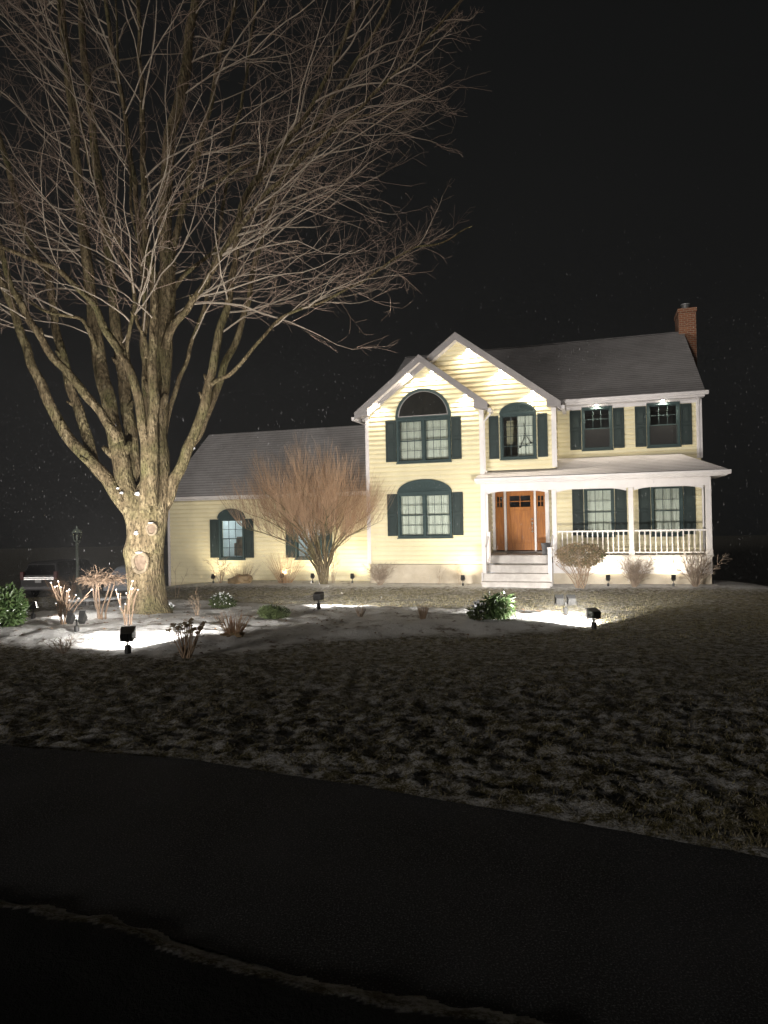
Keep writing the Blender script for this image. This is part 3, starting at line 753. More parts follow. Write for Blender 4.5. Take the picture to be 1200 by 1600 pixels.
# shallow curved brackets of the beam
for xc,sd in ((4.02,1),(5.95,-1),(6.20,1),(8.25,-1),(8.46,1),(10.38,-1)):
    n=8; pts=[(xc,2.931)]+[(xc+sd*.5*k/n,2.93-.07*(1-k/n)**2) for k in range(n+1)]
    poly=[(xc,2.9295)]+[(xc+sd*.55*k/n,2.9295-.085*(1-k/n)**2) for k in range(n+1)]
    if sd>0: poly=poly[::-1]
    mb.prism(poly,-.02,.11)
mb.build('porch_beam',M['white'],H)
g=MB(); gutter((3.72,-.37,3.345),(11.05,0,0),.12,.12); g.box(3.74,10.98,-.372,-.35,3.216,3.33); g.box(10.97,11.07,-.37,D3,3.24,3.345); g.build('porch_gutter',M['white'],H)
def post(x0,x1,y0,y1,z0,z1,name='porch_post',base=True):
    s=MB(); s.box(x0,x1,y0,y1,z0,z1)
    if base: s.box(x0-.012,x1+.012,y0-.012,y1+.012,z0,z0+.16); s.box(x0-.010,x1+.010,y0-.010,y1+.010,z1-.17,z1-.15); 
    return s.build(name,M['white'],H,bevel=.006)
post(10.43,10.59,-.02,.12,.891,2.928); post(8.30,8.44,-.02,.12,.891,2.928); post(6.05,6.19,-.02,.12,.891,2.928); post(XR+.04,XR+.13,-.02,.10,.891,2.928)
def railing(x0,x1):
    s=MB(); s.box(x0,x1,.02,.08,1.60,1.65); s.box(x0,x1,.03,.07,.95,.99)
    for k in (x0+.6,x1-.6): s.box(k,k+.05,.03,.07,.891,.949)
    rl=s.build('porch_railing',M['white'],H,bevel=.004)
    n=int(round((x1-x0)/.15)); 
    for k in range(1,n):
        x=x0+(x1-x0)*k/n; b=MB(); b.box(x-.017,x+.017,.033,.067,.992,1.598); b.build('baluster',M['white'],rl)
railing(6.195,8.295); railing(8.445,10.425)
# steps
gz=-.16
for k in range(4):
    zt=.855-.0-k*.24; y1=-.035-k*.29; y0=y1-.29
    if k==0: 
        s=MB(); s.box(4.0,6.02,-.06,-.036,.64,.852); s.build('stair_riser',M['deck'],H); continue
    z=.86-k*.235
    s=MB(); s.box(3.97,6.05,y0+.29-.30-.0,y0+.575-.01,z-.04,z); s.box(4.0,6.02,y0+.02,y0+.04,z-.24 if k<3 else -.35,z-.041)
    s.build('stair_step',M['deck'],H,bevel=.004)
s=MB(); s.box(3.955,3.995,-.93,-.04,-.3,.42); s.box(6.025,6.055,-.93,-.04,-.3,.42); s.box(3.955,3.995,-.62,-.04,.42,.66); s.box(6.025,6.055,-.62,-.04,.42,.66); s.build('stair_side',M['white'],H)
sr=MB(); sr.box(3.98,4.10,-.86,-.74,-.3,1.17); sr.box(3.965,4.115,-.875,-.725,1.17,1.20); sr.box(4.03,4.13,-.13,-.03,.6,1.62); sr.box(4.02,4.14,-.14,-.02,1.62,1.65)
sr.tube([(4.05,-.74,1.08),(4.06,-.14,1.50)],.035,4); sr.tube([(4.05,-.74,.42),(4.06,-.14,.80)],.025,4)
srl=sr.build('stair_railing',M['white'],H,bevel=.004)
for k in range(4):
    y=-.65+k*.13; b=MB(); zt=1.08+(y+.74)*.7-.02; b.box(4.04,4.07,y-.015,y+.015,zt-.62,zt); b.build('baluster',M['white'],srl)
sr=MB(); sr.box(5.95,6.07,-.86,-.74,-.3,1.15); sr.box(5.935,6.085,-.875,-.725,1.15,1.18); sr.tube([(6.03,-.74,1.05),(6.06,-.03,1.5)],.03,4); sr.build('stair_railing',M['white'],H,bevel=.004)
# bracket light / electric meter on left wall
mb=MB(); mb.box(-8.50,-8.385,1.1,1.3,.75,1.1); mb.build('meter_box',M['metalgrey'],H,bevel=.01)
mb=MB(); mb.box(-8.42,-8.383,1.0,1.1,1.28,1.45); wl=mb.build('wall_lantern',M['black'],H)
mb=MB(); mb.lathe((-8.48,1.05,1.30),[(.03,0),(.06,.05),(.06,.14),(.03,.2)],10); mb.build('lantern_glass',mat('lit_lantern',(1,1,1),.4,emit=(1,.9,.75),es=6),wl)
# soffit lights: (x, y, z, power)
M['emit']=mat('lit_lamp_lens',(1,1,1),.3,emit=(1,.93,.8),es=60)
def soffit(x,y,z,pw,ang=150,tilt=.12):
    s=MB(); s.lathe((x,y,z),[(.055,0),(.055,.025)],14); o=s.build('soffit_light',M['white'],H)
    e=MB(); e.lathe((x,y,z-.012),[(.035,0),(.045,.012)],14); e.build('lamp_lens',M['emit'],o)
    spot('lamp',o,(x,y,z-.02),(x,y+tilt,z-1),pw,ang,WARM,.5,.035)
def rz(xm,za,sl,x): return za-sl*abs(x-xm)-.225-.035
for x in (.42,1.56,2.33,3.42): soffit(x,-.16,rz(XM,A1,S1,x),36*P_SOFFIT)
for x in (3.50,4.52,5.52): soffit(x,D2-.16,rz(X2M,A2,S2,x),36*P_SOFFIT)
for x in (7.45,9.47): soffit(x,D3-.20,ZE-.19,24*P_SOFFIT)

# ------------------------------------------------------------------ ground lights
def flood(base,target,power,s=1.0,label='',group=None,ang=115,head_w=.17,color=COOL,double=False,hgt=.27,tilt=None,mat_=None):
    b=Vector(base); T=Vector(target); d=T-b; az=math.atan2(-d.x,d.y); o=empty('flood_light' if s>=.9 else 'spot_light',b,az); mt=mat_ or M['black']
    P(o,label,'flood light' if s>=.9 else 'spot light',group)
    el=math.atan2(d.z-.3,math.hypot(d.x,d.y)) if tilt is None else tilt
    st=MB(); st.lathe((0,0,-.08),[(.008,0),(.028*s,.08),(.045*s,.09),(.045*s,.15*s+.05),(.03*s,.16*s+.05)],12); st.box(-.012*s,.012*s,-.012*s,.012*s,.08*s,hgt*s-.03*s); st.build('stake',mt,o)
    heads=[0] if not double else [-.11*s,.11*s]
    for hx in heads:
        h=MB(); w=head_w/2*s; dd=.09*s; hh=.075*s
        # tapered box: narrow back, open front with visor
        bk=[(-w*.8,-dd,-hh*.8),(w*.8,-dd,-hh*.8),(w*.8,-dd,hh*.8),(-w*.8,-dd,hh*.8)]; ft=[(-w,dd*.55,-hh),(w,dd*.55,-hh),(w,dd*.8,hh),(-w,dd*.8,hh)]
        h.raw(bk+ft,[(3,2,1,0),(0,1,5,4),(1,2,6,5),(2,3,7,6),(3,0,4,7),(4,5,6,7)])
        h.box(-w,w,dd*.8,dd*1.25,hh-.008*s,hh); 
        for k in range(5): xx=-w*.7+k*w*.35; h.box(xx-.004,xx+.004,-dd-.02*s,-dd+.001,-hh*.7,hh*.7)
        h.tube([(-w*1.0,0,0),(-w*1.08,0,-hh*1.25),(0,0,-hh*1.5),(w*1.08,0,-hh*1.25),(w,0,0)],.008*s,5)
        ho=h.build('lamp_head',mt,o,bevel=.004*s); ho.location=(hx,0,hgt*s); ho.rotation_euler=(el,0,0)
        e=MB(); e.face([(-w*.85,dd*.66,-hh*.85),(w*.85,dd*.66,-hh*.85),(w*.85,dd*.80,hh*.85),(-w*.85,dd*.80,hh*.85)]); e.build('lens',M['emit2'],ho)
        l=spot('lamp',ho,(0,dd*.9,0),(0,2,0),power/len(heads),ang,color,.55,.05*s)
    return o
M['emit2']=mat('lit_flood_lens',(1,1,1),.3,emit=(1,.95,.88),es=25)
def onG(px,py):
    p=gnd(px,py,f=G); return p
WP=34*P_WALL
wl=[((297,922),(-7.6,'nearest the left corner of the wing')),((421,917),(-4.3,'by the brown mound between the wing windows')),((476,914),(-2.9,'just left of the orange-twigged shrub trunk')),
 ((560,909),(-.7,'between orange-twigged shrub and tall bay')),((740,907),(3.4,'just left of the front steps')),((948,906),(7.6,'between clipped round bush and spiky bush')),((1039,906),(9.7,'between spiky bush and fan-shaped bush'))]
for (px,py),(tx,txt) in wl:
    p=onG(px,py); x,y=wh(p.x,p.y); wy={True:DW,False:0}[tx<0]
    y=wy-.95 if tx<0 else (-.8 if tx<4 else -.75); q=hw(x,y); q.z=G(q.x,q.y)
    tg=hw(x,wy if tx<6 else .0,q.z+ (1.6 if tx<6 else 1.3))
    flood(q,tg,WP,.72,'small black spotlight on a stake '+txt,'spotlights along the foundation',ang=135,hgt=.33,color=(1,.87,.62))
TP=None
fl=[((200,1022),at(300,750,19),820,'large black floodlight nearest the camera, alone in the snow left of the hydrangea stalks',False,130),
    ((120,988),at(225,600,15.4),640,'black twin floodlight standing between the cut stalks and the nearest floodlight',True,110),
    ((498,952),at(650,830,22.5),740,'black floodlight at the back edge of the snowy bed between green shrub and grass tuft',False,120),
    ((884,960),hw(5.5,0,2.2),560,'pale frosted twin floodlight behind the right tip of the snowy bed',True,120),
    ((928,984),hw(1.2,0,1.9),1150,'black floodlight on the right tip of the snowy bed',False,130)]
for (px,py),tg,pw,lb,dbl,ang in fl:
    p=onG(px,py); flood(p,tg,pw*P_FLOOD,1.05 if px!=120 else .92,lb,'floodlights in the snowy bed',ang=ang,double=dbl,mat_=M['midgrey'] if px==884 else None,head_w=.2 if not dbl else (.17 if px!=120 else .115),color=COOL)
p=onG(52,968); flood(p,Vector((p.x+2.2,p.y+1.2,p.z+.9)),120,.95,'small lit floodlight glowing beside the leafy evergreen at far left',None,ang=140,hgt=.30)

# ------------------------------------------------------------------ big bare maple
TY=15.5
tb=gnd(231,957,f=G); TY=tb.y
tree=empty('maple_tree',tb); P(tree,'large bare multi-stemmed maple with two round pruning scars on its trunk','tree')
PXM=F/TY
def T(px,py,dy=0): return at(px,py,TY+dy)-tb
tr=MB()
def interp(pts,n):
    # Catmull-Rom through pts
    out=[]
    for i in range(len(pts)-1):
        p0=pts[max(i-1,0)];p1=pts[i];p2=pts[i+1];p3=pts[min(i+2,len(pts)-1)]
        for k in range(n):
            t=k/n; out.append(0.5*((2*p1)+(-p0+p2)*t+(2*p0-5*p1+4*p2-p3)*t*t+(-p0+3*p1-3*p2+p3)*t*t*t))
    out.append(pts[-1]); return out
def perp_(d):
    a=d.orthogonal().normalized(); b=d.cross(a); t=rnd.random()*6.283; return a*math.cos(t)+b*math.sin(t)
def limb(mb,px,r0,r1,dy0,dy1,n=5,sub=5,jit=.10,pw=.8,coll=None):
    m=len(px)-1; pts=[T(x,y,dy0+(dy1-dy0)*(i/m)) for i,(x,y) in enumerate(px)]
    ps=interp(pts,sub); L=len(ps)-1
    ps=[p+Vector((noise.noise(p*1.9+Vector((r0,0,0))),noise.noise(p*1.9+Vector((9,r0,0))),0))*.05*min(1,i/6) for i,p in enumerate(ps)]
    rs=[(r0+(r1-r0)*(i/L)**pw)/PXM for i in range(L+1)]
    mb.tube(ps,rs,n,jit=jit,seed=r0)
    if coll is not None: coll.append((ps,rs))
    return ps,rs
trunkpts=[(231,966,40),(231,957,37),(230,945,31),(229,925,28.5),(227,900,28),(226,880,28.5),(224,862,30),(226,845,27.5),(228,825,27),(229,802,26),(230,784,23),(230,765,17),(230,750,10)]
ps=interp([T(a,b) for a,b,c in trunkpts],4); rr=interp([Vector((c,0,0)) for a,b,c in trunkpts],4)
i0=len(tr.v); N=40
for k,p in enumerate(ps):
    r=rr[k].x/PXM
    for j in range(N):
        an=2*math.pi*j/N; q=Vector((math.cos(an),math.sin(an),0)); 
        flare=max(0,1-(k/10))*.16*max(0,math.cos(5*an+1)) if k<10 else 0
        rib=.05*math.cos(3*an+.8)*sst(k,24,44)+.035*noise.noise(Vector((q.x*2,q.y*2,p.z*.9)))*1.6+.02*noise.noise(Vector((q.x*7,q.y*7,p.z*3)))
        tr.v.append(tuple(p+q*r*(1+flare+rib)))
for k in range(len(ps)-1):
    for j in range(N): tr.f.append((i0+k*N+j,i0+k*N+(j+1)%N,i0+(k+1)*N+(j+1)%N,i0+(k+1)*N+j)); tr.uv.append(None); tr.mi.append(0)
LM=[]   # limbs: px polyline, r0,r1,dy0,dy1
limb(tr,[(222,835),(212,812),(193,790),(168,750),(150,729),(128,708),(108,685),(90,655),(78,632),(67,607),(55,580),(46,553),(36,530),(22,490),(7,450),(-20,400),(-60,340)],11.5,5,-.1,-.6,12,coll=LM)
limb(tr,[(170,752),(150,729),(142,700),(133,672),(120,635),(108,597),(98,560),(88,520),(82,463),(72,425),(50,388),(30,330),(10,250),(-20,160),(-50,60)],9.5,4,0,.5,12,coll=LM)
limb(tr,[(219,862),(215,835),(210,805),(202,775),(195,745),(186,710),(180,680),(174,650),(166,610),(158,575),(153,545),(147,510),(143,475),(138,430),(132,380),(127,345),(119,235),(108,120),(95,0),(90,-60)],18,5,-.13,.3,14,coll=LM)
limb(tr,[(186,690),(176,672),(152,640),(127,608),(105,583),(83,558),(62,527),(43,495),(30,470),(17,448),(5,405),(-10,360),(-40,300)],8,3.5,-.4,-1.4,9,coll=LM)
limb(tr,[(222,800),(214,762),(207,700),(200,645),(193,600),(189,563),(182,510),(177,463),(170,410),(166,370),(152,270),(140,160),(130,60),(125,-40)],12,5,.25,.9,12,coll=LM)
limb(tr,[(228,800),(226,765),(226,720),(224,672),(216,625),(206,580),(185,548),(163,512),(155,490),(145,472),(130,458),(108,438),(85,420),(58,410),(30,397),(0,385),(-30,372)],10,2.4,-.35,-1.6,10,pw=.6,coll=LM)
limb(tr,[(204,590),(200,560),(198,535),(204,505),(208,480),(207,445),(205,420),(190,395),(183,370),(165,362),(155,320),(143,267),(130,210),(117,150),(104,100),(97,60),(90,-20)],3.6,1.6,-.7,-1.5,6,coll=LM)
limb(tr,[(232,862),(238,835),(243,805),(246,775),(246,735),(245,690),(247,640),(251,585),(256,535),(259,490),(261,440),(262,400),(258,360),(259,300),(264,230),(276,165),(290,100),(300,30),(308,-40)],22,6,-.13,.3,18,pw=.9,jit=.08,coll=LM)
limb(tr,[(236,790),(237,740),(238,700),(240,650),(239,600),(238,548),(240,500),(240,455),(236,415),(230,380),(227,335),(225,280),(223,200),(220,140),(217,80),(218,0),(222,-60)],10.5,2.4,-.42,-1.2,10,pw=.7,coll=LM)
limb(tr,[(258,545),(265,520),(276,502),(290,487),(302,468),(312,455),(323,435),(333,420),(345,400),(358,378),(400,322),(435,285),(470,250),(515,210),(560,170),(605,125),(650,82),(700,25),(730,-10)],7.5,1.6,-.2,-1.4,8,pw=.55,coll=LM)
limb(tr,[(250,800),(262,778),(275,748),(290,713),(302,678),(313,647),(322,620),(328,598),(334,565),(340,530),(350,495),(357,463),(362,435),(368,405),(374,340),(388,300),(420,250),(448,215),(472,189),(518,105),(560,0),(580,-60)],10,2.6,.0,-.3,11,pw=.75,coll=LM)
limb(tr,[(250,785),(266,763),(276,738),(290,713),(308,680),(325,642),(340,602),(354,566),(364,543),(373,520),(382,490),(390,463),(398,410),(430,305),(465,240),(500,182),(540,120),(580,60),(610,0),(640,-60)],9,2.4,.25,.9,10,pw=.7,coll=LM)
limb(tr,[(256,690),(263,647),(270,620),(280,593),(293,560),(300,530),(310,505),(320,480),(326,440),(333,410),(345,350),(352,300),(362,220),(380,150),(400,0),(405,-50)],4.5,2.2,.5,1.2,7,coll=LM)
limb(tr,[(325,604),(340,594),(356,586),(370,574),(385,560),(405,535),(434,500),(465,485),(500,472),(532,458),(565,440),(595,420),(625,400),(651,386),(680,382),(700,374),(720,362),(738,354)],4.2,.9,-.1,-1.2,7,pw=.6,coll=LM)
limb(tr,[(256,350),(268,330),(282,318),(297,312),(315,298),(333,287),(365,268),(400,253),(440,232),(480,215),(520,200),(560,182),(600,178),(640,170)],4,1,.1,1.0,6,coll=LM)
limb(tr,[(262,425),(268,405),(273,383),(285,330),(300,267),(312,230),(320,200),(332,150),(340,100),(355,50),(367,10),(375,-50)],6.5,2.8,.1,.6,8,coll=LM)
limb(tr,[(150,545),(146,532),(135,510),(125,498),(95,492),(70,485),(45,470),(25,458),(5,450),(-25,440)],4,1.6,-.1,-1.0,6,coll=LM)
limb(tr,[(262,470),(280,440),(300,420),(335,395),(350,392),(381,322),(400,290),(420,266),(470,190)],4,2,.2,.1,6,coll=LM)
limb(tr,[(228,560),(226,530),(214,505),(212,480),(222,440),(213,380),(208,330),(203,260),(195,180),(185,100),(180,0)],3.4,1.6,-.6,-1.0,6,coll=LM)
limb(tr,[(245,700),(233,640),(228,600),(226,540),(228,480),(225,420),(215,340),(205,250),(190,150),(170,40),(165,-40)],7,3,.4,.8,8,coll=LM)
# stubs, knots and burls
for ps,rs in LM:
    for _ in range(2 if rs[0]*PXM>9 else 1):
        k=rnd.randint(16,min(len(ps)-2,38)); p=ps[k]; d=(ps[k+1]-ps[k]).normalized(); o_=perp_(d); o_.y=-abs(o_.y); q_=p+o_*rs[k]*.5
        tr.tube([q_-d*rs[k]*.5,q_+o_*rs[k]*.55,p+o_*rs[k]*1.6+d*rs[k]*.7],[rs[k]*.62,rs[k]*.45,rs[k]*.26],7)
tr.build('trunk',M['bark'],tree,smooth=True)
# crown : side branches and twigs grown from the limbs
cr=MB(); cx,cy=T(235,700).x,0
cnt=[0,0,0]
tg=MB()
def wander(p,d,L,r0,r1,nseg,wig,up=0,n=4,mb=None):
    pts=[Vector(p)]; d=Vector(d).normalized(); st=L/nseg
    for k in range(nseg):
        d=d+Vector((rnd.gauss(0,wig),rnd.gauss(0,wig),rnd.gauss(0,wig)+up)); d.normalize(); pts.append(pts[-1]+d*st)
    (mb or tg).tube(pts,[r0+(r1-r0)*k/nseg for k in range(nseg+1)],n,cap=False)
    return pts
def perp(d):
    a=d.orthogonal().normalized(); b=d.cross(a); t=rnd.random()*6.283; return a*math.cos(t)+b*math.sin(t)
def twigs(pts,L,r,depth,dens):
    n=len(pts)-1
    for k in range(1,n+1):
        f=k/n
        for _ in range(1 if rnd.random()<dens else 0):
            d=(pts[k]-pts[k-1]).normalized(); nd=(d*.8+perp(d)*rng(.5,1.1)); 
            l=L*rng(.5,1.15)*(1-.45*f)
            q=wander(pts[k],nd,l,r*(1-.4*f),.0028,5 if depth else 4,.12,.03,3)
            cnt[depth]+=1
            if depth>0: twigs(q,L*.5,r*.65,depth-1,dens*.95)
    d=(pts[-1]-pts[-2]).normalized()
    if depth>0:
        for _ in range(2):
            q=wander(pts[-1],d+perp(d)*.5,L*.6,r*.5,.0028,4,.15,.02,3); twigs(q,L*.4,r*.5,0,.7)
for li,(ps,rs) in enumerate(LM):
    for k in range(6,len(ps)):
        p=ps[k]; h=p.z
        if h<5.9: continue
        segL=(ps[k]-ps[k-1]).length
        if rnd.random()>segL*2.4: continue
        d=(ps[k]-ps[k-1]).normalized(); rad=Vector((p.x-cx,p.y,0)); 
        if rad.length<.3: rad=Vector((rng(-1,1),rng(-1,1),0))
        rad.normalize()
        out=rad*rng(.3,1.25)+Vector((rng(-1,1),rng(-1,1),0))*.75+Vector((0,0,rng(-.25,.45)))
        L=rng(1.3,4.2)*min(1.2,.55+h/16); L=min(L,max(.45,(7.4-math.hypot(p.x,p.y))*rng(.6,1.0)))
        r=min(rs[k]*.5,rng(.010,.026))
        q=wander(p,d*.4+out,L,r,.0055,10,.12,.03,4,cr)
        twigs(q,min(1.6,L*.46),min(r*.65,.0075),1,.54)
cr.build('crown',M['twig'],tree); tg.build('twigs',M['finetwig'],tree)
print('tree faces',len(cr.f),cnt)
# pruning scars, callus rings and snow in the forks
def scar(px,py,w,h,dy):
    c=T(px,py,dy); m=MB(); n=20; rx,rz=w/PXM/2,h/PXM/2
    pts=[(c.x+rx*math.cos(a)*(1+.06*math.sin(3*a)),c.z+rz*math.sin(a)-(.12*rz if math.sin(a)<-.5 else 0)) for a in [2*math.pi*k/n for k in range(n)]]
    m.prism(pts,c.y,c.y+.25); s=m.build('pruning_scar',M['cut'],tree)
    m=MB(); m.tube([(x,c.y+.0,z) for x,z in pts]+[(pts[0][0],c.y,pts[0][1])],.042*w/24,8,jit=.35); m.build('callus_ring',M['callus'],s,smooth=True)
scar(219,878,22,28,-.432); scar(237,826,15,16,-.43)
def blob(mb,c,rx,ry,rz_,n=9,jit=.3):
    i=len(mb.v); m=n//2+1
    for a in range(m+1):
        t=math.pi*a/m
        for b in range(n):
            u=2*math.pi*b/n; v=Vector((math.sin(t)*math.cos(u),math.sin(t)*math.sin(u),math.cos(t))); k=1+jit*noise.noise(v*1.7+Vector(c)*3)
            mb.v.append((c[0]+v.x*rx*k,c[1]+v.y*ry*k,c[2]+v.z*rz_*k))
    for a in range(m):
        for b in range(n): mb.f.append((i+a*n+b,i+a*n+(b+1)%n,i+(a+1)*n+(b+1)%n,i+(a+1)*n+b)); mb.uv.append(None); mb.mi.append(0)
sn=MB()
for x,y,w,h,dy in ((216,771,9,5,-.28),(213,833,6,5,-.40),(218,863,11,2,-.44),(236,817,7,1.6,-.43),(190,770,5,3,-.3),(184,763,4,3,-.25),(302,700,5,4,0),(294,708,4,3,0),(145,727,4,2,-.15),(125,703,4,2,-.15),(105,678,3,2,-.2)):
    c=T(x,y,dy); blob(sn,c,w/PXM/1.6,.05,h/PXM/1.6,8,.6)
split_build(sn,'snow_patch',M['snow'],tree,smooth=True)

# ------------------------------------------------------------------ shrubs and plants
def tubes_along(mb,p,d,L,r0,r1,n,wig,up=0,sides=3):
    pts=[Vector(p)]; d=Vector(d).normalized()
    for k in range(n):
        d=(d+Vector((rnd.gauss(0,wig),rnd.gauss(0,wig),rnd.gauss(0,wig)*.5+up))).normalized(); pts.append(pts[-1]+d*(L/n))
    mb.tube(pts,[r0+(r1-r0)*k/n for k in range(n+1)],sides,cap=False); return pts
NEAR_HOUSE={505:-.55,345:-.15,520:-.1,594:-.75,686:-.25,718:-.3,991:-.85,1086:-.8,907:-1.15,378:-.25,446:-.2}
def atwall(px,hy):
    d=ray(px,900); best=None
    lo,hi=5.,40.
    for i in range(40):
        m_=(lo+hi)/2; X,Y=d.x/d.y*m_,m_
        if wh(X,Y)[1]<hy: lo=m_
        else: hi=m_
    X,Y=d.x/d.y*lo,lo; return Vector((X,Y,G(X,Y)))
def plant(name,px,py,label,cat,f=G,group=None):
    p=atwall(px,NEAR_HOUSE[px]) if px in NEAR_HOUSE else gnd(px,py,f=f); o=empty(name,p); P(o,label,cat,group); return o,p,p.y/F   # metres per photo pixel there
# orange-twigged vase shrub
o,p,m=plant('vase_shrub',505,914,'tall vase-shaped shrub with a dense fan of orange-brown twigs in front of the low wing','shrub')
st=MB(); tw=MB(); 
topz=(914-662)*m; 
stems=[]
W2=94*m
def vlim(x,y): 
    r_=min(1,math.hypot((x+.45)/W2,y/(W2*.75))); return topz*(.63+.37*math.sqrt(max(0,1-r_*r_*.96)))
for k in range(20):
    a=2.4*k+rng(-.15,.15); sp=.15+.95*((k+.5)/20)**.6
    tgt=Vector((math.cos(a)*sp*W2*1.02-.45,math.sin(a)*sp*W2*.6,topz*(.60-.24*sp*sp)))
    p0_=Vector((.09*math.cos(a),.09*math.sin(a),-.05)); b=Vector((math.cos(a)*.25*sp,math.sin(a)*.2*sp,topz*.26)); pts=[p0_]
    for t in range(1,10):
        u=t/9; pts.append(b*(2*u*(1-u))+tgt*u*u+p0_*(1-u)**2+Vector((rng(-.03,.03),rng(-.03,.03),0)))
    st.tube(pts,[.045-.034*t/9 for t in range(10)],6)
    for i in range(5,10):
        for _ in range(2):
            d=(pts[i]-pts[i-1]).normalized(); out=Vector((pts[i].x+.3,pts[i].y,0))*.45
            q=tubes_along(st,pts[i],d*.7+out+Vector((rng(-.8,.8),rng(-.7,.7),.1)),rng(.4,.95),.012,.006,5,.10,.06,4)
            for j in range(1,6):
                for __ in range(3):
                    d2=Vector((rng(-.4,.4)+(q[j].x+.3)*.16,rng(-.4,.4)+q[j].y*.14,1.0)); lim=vlim(q[j].x,q[j].y)
                    L=min(1.4,max(.25,(lim-q[j].z)*rng(.6,1.0)))
                    tubes_along(tw,q[j],d2,L,.0036,.0024,5,.06,.03,3)
st.tube([(0,0,-.05),(0,0,.35),(.02,0,.55)],[.13,.12,.09],10,jit=.2)
st.build('stems',M['bark'],o,smooth=True); tw.build('twigs',M['redtwig'],o)
def bare_bush(px,py,w,h,label,n=14,mt='greybrown',r=.009,fork=3,up=.05,spread=1.,depth_f=.6,base_r=.03,name='bare_bush',twn=2,label_cat='shrub'):
    o,p,m=plant(name,px,py,label,label_cat); H_=h*m; W_=w*m; s=MB()
    for k in range(n):
        a=2*math.pi*k/n+rng(-.3,.3); e=rng(.1,1)*spread
        d=Vector((math.cos(a)*e*W_*.5,math.sin(a)*e*W_*.5*depth_f,H_*rng(.7,1.0))); L=d.length
        q=tubes_along(s,(math.cos(a)*base_r,math.sin(a)*base_r,-.03),d,L,r,r*.35,6,.07,up*.2,4)
        for j in range(2,7):
            for _ in range(fork):
                if rnd.random()<.75:
                    dd=(q[j]-q[j-1]).normalized(); q2=tubes_along(s,q[j],dd+perp(dd)*.8,L*rng(.15,.35),r*.5,r*.25,4,.12,up*.3,3)
                    for _2 in range(twn):
                        d3=(q2[-1]-q2[-2]).normalized(); tubes_along(s,q2[rnd.randint(1,3)],d3+perp(d3)*.8,L*rng(.08,.18),r*.35,r*.25,3,.1,0,3)
    s.build('stems',M[mt],o); return o,p,m
o,p,m=bare_bush(345,922,40,38,'small bare forked bush with a short thick base under the left wing window',8,'tan',.012,2)
o,p,m=bare_bush(520,914,22,58,'thin upright leafless bush just right of the orange-twigged shrub trunk',8,'tan',.008,1,spread=.8)
o,p,m=bare_bush(594,914,44,32,'low spiky leafless bush at the left corner of the tall bay',34,'greybrown',.008,2,spread=1.15)
o,p,m=bare_bush(686,910,14,24,'pair of faint thin twigs against the foundation under the lower bay window',4,'tan',.006,1)
o,p,m=bare_bush(718,911,14,28,'thin forked twigs against the foundation left of the last bay spotlight',5,'tan',.006,1)
o,p,m=bare_bush(991,912,52,44,'round spiky leafless bush in front of the porch between its two spotlights',46,'greybrown',.008,3,spread=1.05)
o,p,m=bare_bush(1086,914,64,50,'fan-shaped leafless bush at the right corner of the porch foundation',20,'greybrown',.013,3,spread=1.2)
o,p,m=bare_bush(98,1020,40,24,'small dark twiggy bush on the near snow edge, left of the nearest floodlight',16,'greybrown',.006,2,spread=1.2)
o,p,m=bare_bush(100,948,60,42,'reddish leafless shrub behind the cut stalks at far left',24,'drygrass',.007,3)
o,p,m=bare_bush(276,934,14,48,'single thin bare stem with knobbly tip beside the wing corner',2,'tan',.008,1,spread=.5)
o,p,m=bare_bush(308,962,30,40,'few thin dry stalks poking from the snow right of the big tree',5,'tan',.005,1,spread=.8)
# grasses
def grass(px,py,w,h,label,n=120,mt='drygrass',mound=0,r=.0045):
    o,p,m=plant('dry_grass_clump',px,py,label,'grass clump'); H_=h*m; W_=w*m; s=MB()
    for k in range(n):
        a=rng(0,6.283); e=math.sqrt(rnd.random()); d=Vector((math.cos(a)*e*W_*.5,math.sin(a)*e*W_*.4,H_*rng(.6,1))); 
        tubes_along(s,(math.cos(a)*e*W_*.2,math.sin(a)*e*W_*.2,-.02),d,d.length,r,.002,5,.05,-.01,3)
    s.build('blades',M[mt],o)
    if mound:
        b=MB(); blob(b,(0,0,.02),W_*.45,W_*.35,H_*mound,14,.6); b.build('mound',M['brownleaf'],o)
grass(378,922,44,34,'tan fan of dry grass rising from a dark mound between the wing windows',90,'tan',.35)
grass(446,918,52,52,'wide fan of pinkish dry grass by the wing left of the orange-twigged shrub',120,'drygrass',0,.004)
grass(366,994,44,40,'reddish-brown grass clump in the middle of the snowy bed right of the hydrangea stalks',120,'drygrass',.12)
grass(563,963,14,20,'small grey-brown grass tuft at the back of the bed, left one of two',60,'greybrown')
grass(661,967,16,26,'small tan grass tuft at the back of the bed, right one of two',80,'tan')
# leafy plants
def leafcloud(mb,c,rx,ry,rz_,n,size,shell=.55,asp=.45,droop=0,up=0):
    for _ in range(n):
        u=Vector((rnd.gauss(0,1),rnd.gauss(0,1),rnd.gauss(0,1))).normalized(); k=shell+(1-shell)*rnd.random()**.5
        k*=1+.16*noise.noise(u*2.3+Vector(c)*2)
        q=Vector((c[0]+u.x*rx*k,c[1]+u.y*ry*k,c[2]+u.z*rz_*k)); 
        if q.z<.01: q.z=rng(.01,.05)
        d=(u*.7+Vector((rng(-1,1),rng(-1,1),rng(-1,1)))*.8+Vector((0,0,up-droop))).normalized(); s=d.cross(Vector((rng(-1,1),rng(-1,1),rng(-1,1)))).normalized()
        L=size*rng(.6,1.2); b=L*asp*.5; nn=d.cross(s)*L*.08
        mb.face([q,q+d*L*.5+s*b+nn,q+d*L,q+d*L*.5-s*b+nn])
o,p,m=plant('clipped_round_bush',907,909,'clipped round bush with brownish leaves on bare crooked stems, right of the front steps','shrub')
s=MB(); top=[]
